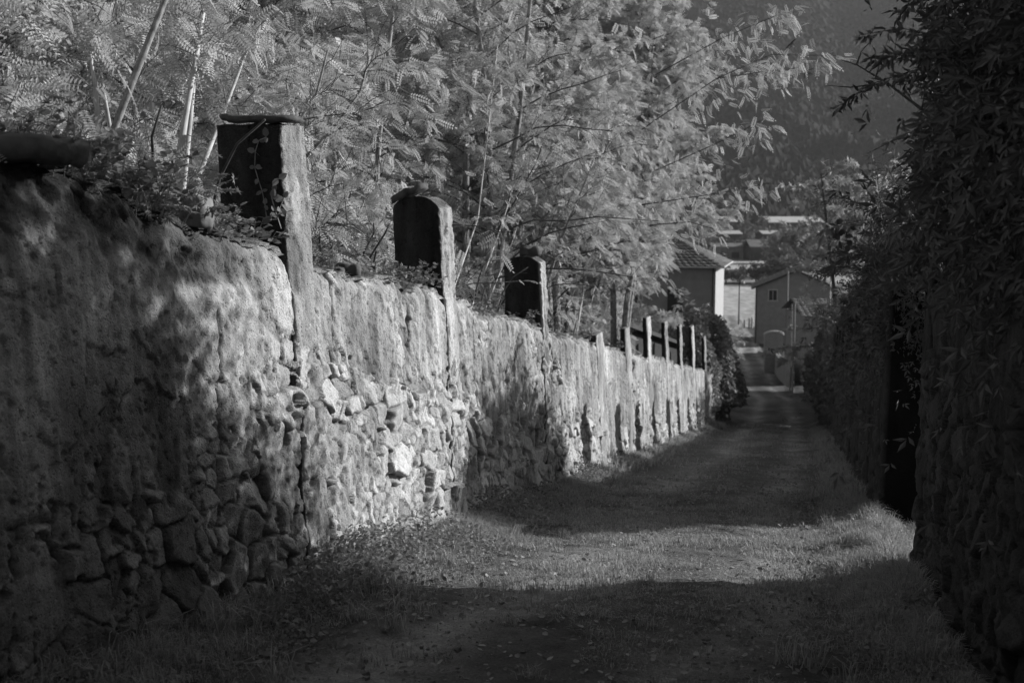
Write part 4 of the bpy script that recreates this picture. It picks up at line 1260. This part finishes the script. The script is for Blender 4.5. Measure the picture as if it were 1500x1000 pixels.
# low outhouse with shallow roof behind the gate posts
D2 = 92
pl = ray(1176, 560, D2); v2, r2 = vr_of(pl); hb = float(g(v2)) - .2
shed = empty('outhouse', (pl.x, pl.y, hb))
tag(shed, 'low shaded outhouse with a shallow roof right of the lane, behind the bushes', 'outbuilding')
sH = ray(1163, 462, D2).z - hb; SW = (1252 - 1176) * D2 / 1700
prism('wall', [(0, 0), (SW, 0), (SW, 6), (0, 6)], 0, sH, M_HPL, shed)
rf = empty('roof'); rf.parent = shed
tile_roof('roof_slope', ((-.4, -.5, sH - .05), (SW + .4, -.5, sH - .05), (SW + .4, 3, sH + 1.1), (-.4, 3, sH + 1.1)), None, 9, M_TILE, rf)
tile_roof('roof_slope', ((SW + .4, 6.5, sH - .05), (-.4, 6.5, sH - .05), (-.4, 3, sH + 1.1), (SW + .4, 3, sH + 1.1)), None, 9, M_TILE, rf)
b = MB(); b.box((SW * .45, -.05, 1.1), (1.1, .1, 2.2)); b.build('door', M_DARK, shed)
b = MB(); b.box((SW * .8, -.05, 1.7), (.9, .1, 1.0)); b.build('window', M_DARK, shed)

# garden wall with rounded gate pier in front of the gabled house
b = MB()
for i in range(14):
    v_ = 93 + i * 2.6
    p0 = frame_at(v_, float(lane_c(v_) + lane_w(v_) / 2 + .35)); p1 = frame_at(v_ + 2.6, float(lane_c(v_ + 2.6) + lane_w(v_ + 2.6) / 2 + .35))
    mx, my = (p0[0] + p1[0]) / 2, (p0[1] + p1[1]) / 2
    b.box((mx, my, (p0[2] + p1[2]) / 2 + .8), (.35, math.hypot(p1[0] - p0[0], p1[1] - p0[1]) + .02, 2.0), -math.atan2(p1[0] - p0[0], p1[1] - p0[1]))
o = b.build('boundary_wall', M_HPL); tag(o, 'low rendered wall bounding the far lane below the gabled house', 'wall')
pp = ray(1133, 540, 104); vv, rr_ = vr_of(pp)
ga = empty('arched_gate_wall', (pp.x, pp.y, float(g(vv)) - .1)); tag(ga, 'short wall with rounded pale coping beside the far utility pole', 'wall')
hw = 26 * 104 / 1700 / 2; Hg = ray(1133, 492, 104).z - ga.location.z
ring = [(-hw, 0), (hw, 0)] + [(hw * math.cos(a), Hg + hw * .35 * math.sin(a)) for a in np.linspace(0, math.pi, 14)]
n = len(ring); V = [(x, 0, z) for x, z in ring] + [(x, .4, z) for x, z in ring]
mesh('wall', np.array(V), [np.array([[i, (i + 1) % n, n + (i + 1) % n, n + i] for i in range(n)]), np.array([list(range(n))[::-1], list(range(n, 2 * n))])], M_HPL, ga)
b = MB(); b.tube([(hw * 1.05 * math.cos(a), .2, Hg + .08 + hw * .38 * math.sin(a)) for a in np.linspace(0, math.pi, 14)], .12, 6); b.build('coping', M_CONC, ga)

# poles
def upole(name, px, ytop, ybase, D, rad, mat, label, arms=True, cat='utility pole'):
    p = ray(px, ybase, D); vv, rr_ = vr_of(p); z0 = float(terrain(np.array(vv), np.array(rr_))) - .3
    top = ray(px, ytop, D).z
    root = empty(name, (p.x, p.y, z0)); h = top - z0
    b = MB(); b.tube([(0, 0, 0), (0, 0, h * .5), (0, 0, h)], [rad, rad * .85, rad * .7], 10); b.build('shaft', mat, root, True)
    if arms:
        b = MB(); b.box((0, -.1, h - .4), (1.1, .1, .1)); b.build('crossarm', mat, root)
        for x in (-.45, .45, 0):
            b = MB(); b.tube([(x, -.1, h - .35), (x, -.1, h - .24), (x, -.1, h - .14)], [.05, .06, .03], 8); b.build('insulator', M_CONC, root)
    tag(root, label, cat)
    return root, h
upole('utility_pole', 1150, 397, 552, 100, .13, M_WOOD, 'wooden utility pole in front of the gabled house', False)
upole('utility_pole', 1214, 395, 500, 80, .07, M_METAL, 'slim metal pole among the bushes right of the outhouse', False)
upole('utility_pole', 1358, 92, 300, 34, .05, M_CONC, 'thin pale pole standing above the right hand trees', False)
for px, yt in ((1157, 445), (1161, 442)):
    upole('gate_post', px, yt, 570, 84 + (px - 1157) * .2, .07 if px < 1160 else .10, M_METALD, 'tall pale gate post %s by the outhouse' % ('nearer the lane' if px < 1160 else 'with thicker shaft, away from the lane,'), False, 'post')
root, h = upole('street_lamp', 1082, 411, 470, 165, .10, M_DARK, 'dark street lamp with bright head beside the far meadow', False, 'street lamp')
b = MB(); b.tube([(0, 0, h - .3), (.5, 0, h - .1)], .05, 6); b.build('bracket', M_DARK, root)
b = MB(); b.tube([(.5, 0, h - .05), (.5, 0, h - .4)], [.12, .34], 10); b.build('lamp_head', M_HWH, root)
for i, (px, yt) in enumerate(((1090, 468), (1097, 466), (1101, 464))):
    upole('gate_post', px, yt, 490, 160, .16, M_HWH, ('short white post nearest the street lamp at the end of the lane', 'middle one of the short white posts at the end of the lane', 'short white post next to the gabled house at the end of the lane')[i], False, 'post')

# valley: sheds, barns, distant mountain
def barn(name, px0, px1, yroof, ybase, D, depth, wallm, roofm, label, rise=1.5):
    a = ray(px0, ybase, D); c = ray(px1, ybase, D); z0 = -15.9
    h = ray(px0, yroof, D).z - z0; wd = c.x - a.x
    root = empty(name, (a.x, a.y, z0)); tag(root, label, 'building')
    prism('wall', [(0, 0), (wd, 0), (wd, depth), (0, depth)], 0, h, wallm, root)
    V = [(-.5, -.5, h - .1), (wd + .5, -.5, h - .1), (wd + .5, depth / 2, h + rise), (-.5, depth / 2, h + rise), (wd + .5, depth + .5, h - .1), (-.5, depth + .5, h - .1)]
    V2 = [(x, y, z + .3) for x, y, z in V]
    mesh('roof', np.array(V + V2), [np.array([[6, 7, 8, 9], [9, 8, 10, 11], [0, 3, 2, 1], [3, 5, 4, 2], [0, 1, 7, 6], [5, 11, 10, 4], [1, 2, 8, 7], [2, 4, 10, 8], [0, 6, 9, 3], [3, 9, 11, 5]])], roofm, root)
    n = max(2, int(wd / 7)); 
    for i in range(n):
        b = MB(); b.box((wd * (i + .5) / n, -.06, h * .45), (wd / n * .5, .12, h * .4)); b.build('window', M_DARK, root)
    return root
M_SHR = plain('pale_sheet_roof', .55, var=.08, scale=.3, bump=.05)
M_SHD = plain('dark_wall', .07, var=.3, scale=.5)
M_SHM = plain('grey_wall', .18, var=.3, scale=.5)
barn('long_shed', 1030, 1078, 325, 372, 640, 26, M_SHD, M_SHR, 'long industrial shed with pale roof, leftmost in the valley', 2.5)
barn('long_shed', 1126, 1205, 326, 372, 650, 30, M_SHD, M_SHR, 'long industrial shed with pale roof, right of the valley floor', 3.0)
barn('low_warehouse', 1055, 1086, 343, 372, 520, 18, M_SHD, M_HWH, 'low white roofed warehouse in the middle of the valley', 1.2)
barn('low_warehouse', 1118, 1150, 343, 372, 520, 18, M_SHD, M_HWH, 'low white roofed warehouse behind the dark barn', 1.2)
barn('dark_barn', 1100, 1137, 362, 385, 400, 14, M_SHD, M_SHM, 'dark barn with a grey roof at the edge of the pale meadow', 2.2)
barn('farm_shed', 1044, 1088, 362, 385, 410, 10, M_SHM, M_SHM, 'low grey farm shed left of the dark barn', 1.)

def valley_tree_proto(seed):
    r = np.random.default_rng(seed)
    root = empty('valley_tree')
    b = MB(); b.tube([(0, 0, -1), (0, 0, 3), (.2, .1, 6)], [.4, .3, .12], 6); b.build('trunk', M_BARKD, root)
    n = 900; c = r.normal(0, 1, (9, 3)) * [2.2, 2.2, 1.6] + [0, 0, 5.5]
    P = c[r.integers(0, 9, n)] + r.normal(0, 1, (n, 3)) * [1.1, 1.1, .9]; P[:, 2] = np.maximum(P[:, 2], .6)
    V, F, tone = leaves_mesh(P, r.normal(0, 1, (n, 3)), r.normal(0, 1, (n, 3)) + [0, 0, 1], r.uniform(.5, 1.1, n), 'broad')
    mesh('crown', V, F, M_BROAD, root, {'tone': tone}); return root
vt = valley_tree_proto(3)
r = np.random.default_rng(12)
names_ = ['left of', 'just left of', 'behind', 'right of', 'beyond', 'far right of']
for i, (px, D, s) in enumerate([(1012, 300, 1), (1030, 420, 1.1), (1092, 430, .9), (1145, 380, 1.2), (1165, 300, 1.3), (1190, 330, 1.5), (1215, 300, 1.5), (1150, 270, .9), (1108, 272, .5), (1128, 270, .6), (1085, 268, .45), (1064, 268, .5), (1095, 560, 1.3), (1115, 600, 1.4), (1170, 560, 1.2), (1040, 580, 1.3)]):
    p = ray(px, 380, D)
    lab = ['round tree at the left end of the valley meadow', 'dark tree beside the long left shed', 'tree between the farm shed and the dark barn', 'tree against the right end of the dark barn', 'wide tree on the meadow edge above the gabled house', 'large tree on the valley floor right of the gabled house', 'rightmost large tree on the valley floor', 'low tree touching the gabled house roofline',
           'small bush in the field hedge above the lane end', 'bush in the field hedge nearest the gabled house', 'tiny bush in the field hedge above the street lamp', 'tiny bush in the field hedge beside the tiled house', 'tree between the two white roofed warehouses', 'tree behind the gap between the warehouses', 'tree in front of the right long shed', 'tree in front of the left long shed'][i]
    o = vt if i == 0 else copy_tree(vt)
    v_, r_ = vr_of(p); o.location = (p.x, p.y, float(g(v_)) - .3); o.scale = (s, s, s); o.rotation_euler = (0, 0, i * 1.7)
    tag(o, lab, 'tree', 'trees in the valley')

# wooded mountain closing the view
az = np.linspace(-40, 60, 700); dd = np.linspace(0, 1, 260)
AZ, DD = np.meshgrid(np.radians(az), dd, indexing='ij')
rad = 720 + DD * 1100
Xm, Ym = np.sin(AZ) * rad, np.cos(AZ) * rad
hm = -16 + 430 * DD ** 1.05 * (1 + .22 * noise(AZ * 5, 1, 61) + .06 * noise(AZ * 14, 4, 62)) + (10 + DD * 40) * fbm(Xm / 260, Ym / 260, 63) - 26 * np.abs(noise(Xm / 120 + Ym / 300, Ym / 420, 66)) * sst(.0, .2, DD) + (6 * rng.random(DD.shape) ** 2 + 5 * fbm(Xm / 14, Ym / 20, 67)) * sst(0, .03, DD)
idx = np.arange(AZ.size).reshape(AZ.shape)
F = np.stack([idx[:-1, :-1], idx[:-1, 1:], idx[1:, 1:], idx[1:, :-1]], -1).reshape(-1, 4)[:, ::-1]
kind(mesh('mountain', np.stack([Xm, Ym, hm], -1).reshape(-1, 3), F, plain('forest', .015, var=.75, scale=.02, bump=.0)), 'structure')

# valley air
HZ = MB(); HZ.box((150, 900, 380), (3400, 2100, 800))
hz = HZ.build('haze', None); kind(hz, 'stuff')
m = bpy.data.materials.new('valley_air'); m.use_nodes = True
n = m.node_tree; n.nodes.remove(n.nodes['Principled BSDF'])
pv_ = n.nodes.new('ShaderNodeVolumePrincipled'); pv_.inputs['Density'].default_value = .00009
pv_.inputs['Color'].default_value = (.9, .9, .9, 1); pv_.inputs['Anisotropy'].default_value = .2
n.links.new(pv_.outputs[0], n.nodes['Material Output'].inputs['Volume'])
hz.data.materials.append(m)
